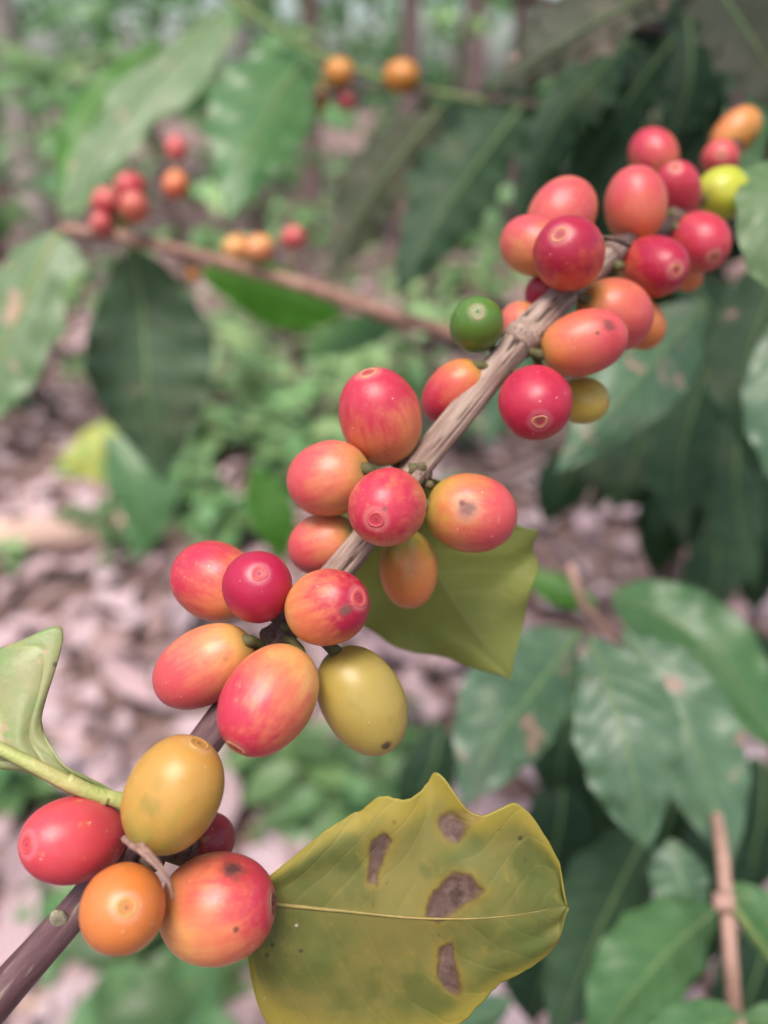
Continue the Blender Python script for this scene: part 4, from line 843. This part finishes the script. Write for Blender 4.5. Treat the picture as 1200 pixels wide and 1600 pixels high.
leaf(br, [(1250, 470, .26), (1222, 570, .252), (1208, 660, .25), (1228, 790, .25)], 60, 46, M['leaf_gloss'], aL=.2, aR=.3, wave=.05, seed=48)
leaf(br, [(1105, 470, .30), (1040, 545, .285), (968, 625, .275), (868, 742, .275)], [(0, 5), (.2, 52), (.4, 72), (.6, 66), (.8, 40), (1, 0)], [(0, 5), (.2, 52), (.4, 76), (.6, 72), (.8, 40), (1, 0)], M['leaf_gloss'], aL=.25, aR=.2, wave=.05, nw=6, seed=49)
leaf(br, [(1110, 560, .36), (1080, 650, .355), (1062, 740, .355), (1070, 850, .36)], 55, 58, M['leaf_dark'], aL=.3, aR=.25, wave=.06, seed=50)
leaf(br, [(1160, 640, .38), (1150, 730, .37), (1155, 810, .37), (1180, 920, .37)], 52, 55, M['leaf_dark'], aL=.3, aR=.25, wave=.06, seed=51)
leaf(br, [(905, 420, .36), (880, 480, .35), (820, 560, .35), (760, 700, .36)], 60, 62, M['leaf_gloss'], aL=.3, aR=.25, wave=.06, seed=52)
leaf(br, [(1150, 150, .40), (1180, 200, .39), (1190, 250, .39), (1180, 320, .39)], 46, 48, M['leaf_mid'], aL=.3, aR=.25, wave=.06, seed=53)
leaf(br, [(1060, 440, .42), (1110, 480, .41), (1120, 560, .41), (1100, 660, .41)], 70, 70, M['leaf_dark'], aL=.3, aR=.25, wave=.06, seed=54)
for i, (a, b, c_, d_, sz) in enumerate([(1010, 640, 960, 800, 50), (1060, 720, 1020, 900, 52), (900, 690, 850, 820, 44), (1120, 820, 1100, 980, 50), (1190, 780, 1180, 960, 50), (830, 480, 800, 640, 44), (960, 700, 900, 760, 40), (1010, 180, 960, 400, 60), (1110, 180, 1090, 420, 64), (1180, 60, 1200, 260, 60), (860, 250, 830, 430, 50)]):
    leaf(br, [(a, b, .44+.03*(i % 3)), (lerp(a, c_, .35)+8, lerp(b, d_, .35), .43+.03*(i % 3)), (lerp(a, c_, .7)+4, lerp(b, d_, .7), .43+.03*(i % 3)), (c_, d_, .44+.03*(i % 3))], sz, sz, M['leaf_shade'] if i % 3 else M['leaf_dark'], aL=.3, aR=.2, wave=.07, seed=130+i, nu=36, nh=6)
# the rest of the bush: leaves deeper in and above the frame, which keep it shady
rnd = random.Random(5)
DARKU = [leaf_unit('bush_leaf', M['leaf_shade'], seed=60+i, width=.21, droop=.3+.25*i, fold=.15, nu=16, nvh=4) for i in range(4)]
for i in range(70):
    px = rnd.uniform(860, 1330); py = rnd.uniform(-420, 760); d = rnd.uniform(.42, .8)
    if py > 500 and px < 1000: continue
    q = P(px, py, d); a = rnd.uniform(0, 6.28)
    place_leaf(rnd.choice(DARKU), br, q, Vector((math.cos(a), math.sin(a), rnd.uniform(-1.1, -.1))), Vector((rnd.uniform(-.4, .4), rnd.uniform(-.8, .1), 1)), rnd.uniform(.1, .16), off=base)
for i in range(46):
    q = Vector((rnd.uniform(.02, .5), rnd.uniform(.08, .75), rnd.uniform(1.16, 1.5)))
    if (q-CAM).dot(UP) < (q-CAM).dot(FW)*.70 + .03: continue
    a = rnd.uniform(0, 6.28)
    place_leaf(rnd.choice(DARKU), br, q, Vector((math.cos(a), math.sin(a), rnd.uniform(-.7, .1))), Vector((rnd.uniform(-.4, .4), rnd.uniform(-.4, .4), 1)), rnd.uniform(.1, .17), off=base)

# ---- sapling at the lower right
bs = empty('coffee_sapling', G(1150, 1660), 'coffee sapling with rust spotted glossy leaves at the lower right', 'sapling')
base2 = bs.location.copy()
tube('stem', [base2, P(1150, 1640, .35), P(1148, 1590, .235), P(1138, 1450, .225), P(1130, 1345, .235), P(1098, 1200, .30), P(1000, 1040, .33), P(915, 950, .315), P(890, 880, .31)], lambda u: .0027*(1.15-.5*u), M['shoot'], bs, 12, 70, lambda u, th: .12*mnoise.noise(Vector((u*20, math.cos(th), math.sin(th)))), off=base2)
blob('node', P(1131, 1408, .2245), .0031, M['shoot'], bs, base2, 3, (1, 1, .8)); blob('node', P(1146, 1592, .235), .0035, M['shoot'], bs, base2, 5, (1, 1, .8))
twig(bs, [(1135, 1405, .224), (1170, 1450, .222), (1215, 1510, .222)], .0014, M['twig_green'], 'side_shoot', 14, 8)
leaf(bs, [(905, 985, .285), (838, 1075, .27), (780, 1150, .26), (722, 1262, .255)], [(0, 5), (.15, 30), (.35, 70), (.6, 76), (.8, 52), (1, 0)], [(0, 5), (.15, 55), (.35, 92), (.55, 98), (.75, 66), (.9, 28), (1, 0)], M['leaf_gloss'], aL=.1, aR=.25, wave=.03, seed=61)
leaf(bs, [(922, 995, .265), (955, 1085, .25), (985, 1190, .24), (1012, 1330, .24)], [(0, 6), (.1, 45), (.3, 92), (.5, 98), (.7, 76), (.85, 44), (1, 0)], [(0, 6), (.12, 26), (.3, 54), (.5, 76), (.7, 68), (.85, 42), (1, 0)], M['leaf_gloss'], aL=.15, aR=.2, wave=.03, seed=62, quilt=.02)
leaf(bs, [(975, 985, .29), (1040, 1080, .275), (1095, 1190, .265), (1142, 1358, .26)], [(0, 6), (.2, 62), (.45, 84), (.7, 70), (.88, 34), (1, 0)], [(0, 6), (.2, 40), (.5, 70), (.75, 55), (1, 0)], M['leaf_gloss'], aL=.15, aR=.25, wave=.03, seed=63)
leaf(bs, [(955, 925, .315), (1040, 965, .30), (1130, 1035, .29), (1235, 1190, .285)], 72, 76, M['leaf_mid'], aL=.25, aR=.2, wave=.03, seed=64)
leaf(bs, [(1015, 1290, .30), (965, 1390, .29), (920, 1490, .285), (860, 1640, .28)], 84, 82, M['leaf_dark'], aL=.2, aR=.25, wave=.04, seed=65)
leaf(bs, [(1045, 1310, .27), (1060, 1360, .265), (1075, 1400, .262), (1092, 1455, .26)], 44, 46, M['leaf_gloss'], aL=.2, aR=.25, wave=.04, seed=66)
leaf(bs, [(1120, 1420, .26), (1050, 1480, .255), (985, 1555, .25), (915, 1660, .25)], 78, 82, M['leaf_mid'], aL=.15, aR=.25, wave=.03, seed=67)
leaf(bs, [(1140, 1380, .235), (1180, 1415, .23), (1225, 1470, .228), (1290, 1560, .228)], 40, 42, M['leaf_mid'], aL=.15, aR=.25, wave=.03, seed=68)
leaf(bs, [(1160, 1590, .21), (1110, 1602, .207), (1060, 1620, .205), (980, 1680, .205)], 40, 42, M['leaf_mid'], aL=.15, aR=.25, wave=.03, seed=69)
leaf(bs, [(1160, 1592, .21), (1200, 1600, .207), (1250, 1630, .205), (1300, 1690, .205)], 40, 42, M['leaf_mid'], aL=.15, aR=.25, wave=.03, seed=70)
leaf(bs, [(935, 945, .33), (890, 930, .335), (850, 910, .34), (815, 880, .345)], 24, 26, M['leaf_bright'], aL=.2, aR=.2, wave=.05, seed=71)
leaf(bs, [(800, 1560, .30), (770, 1580, .30), (730, 1600, .30), (640, 1660, .30)], 36, 40, M['leaf_gloss'], aL=.2, aR=.2, wave=.05, seed=72)
for i, (a, b, c_, d_, sz) in enumerate([(880, 1210, 850, 1420, 60), (860, 1330, 800, 1500, 60), (905, 1180, 960, 1330, 55), (1110, 1250, 1130, 1440, 60), (1060, 1200, 1010, 1400, 60), (1180, 1180, 1190, 1380, 55), (870, 1420, 830, 1600, 60), (1190, 1500, 1150, 1660, 50), (1170, 980, 1230, 1150, 50), (900, 1020, 868, 1260, 62), (1195, 1190, 1165, 1430, 60), (1100, 1370, 1060, 1570, 55), (1200, 1430, 1150, 1640, 60), (860, 1220, 900, 1400, 55), (690, 1130, 640, 1300, 45)]):  # near-black leaves put in behind to stand for the sapling's shaded gaps
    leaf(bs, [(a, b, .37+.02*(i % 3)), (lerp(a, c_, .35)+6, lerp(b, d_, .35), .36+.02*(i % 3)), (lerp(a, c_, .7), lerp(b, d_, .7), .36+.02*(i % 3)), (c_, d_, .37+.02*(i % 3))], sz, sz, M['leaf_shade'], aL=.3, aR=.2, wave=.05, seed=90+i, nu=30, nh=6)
# yellow and green seedling leaves on the ground at left
sg = empty('seedling', G(170, 860), 'seedling with a yellow and green mottled leaf beside the tan log', 'seedling')
tube('stem', [sg.location, P(175, 800, 1.5), P(165, 720, 1.4)], lambda u: .004, M['twig_green'], sg, 6, 10, off=sg.location)
leaf(sg, [(225, 640, 1.38), (195, 690, 1.36), (140, 715, 1.36), (80, 735, 1.38)], 45, 50, M['leaf_fallen'], aL=.2, aR=.2, wave=.06, seed=81)
leaf(sg, [(165, 680, 1.36), (200, 730, 1.34), (225, 790, 1.34), (205, 880, 1.36)], 55, 50, M['leaf_mid'], aL=.2, aR=.2, wave=.06, seed=82)
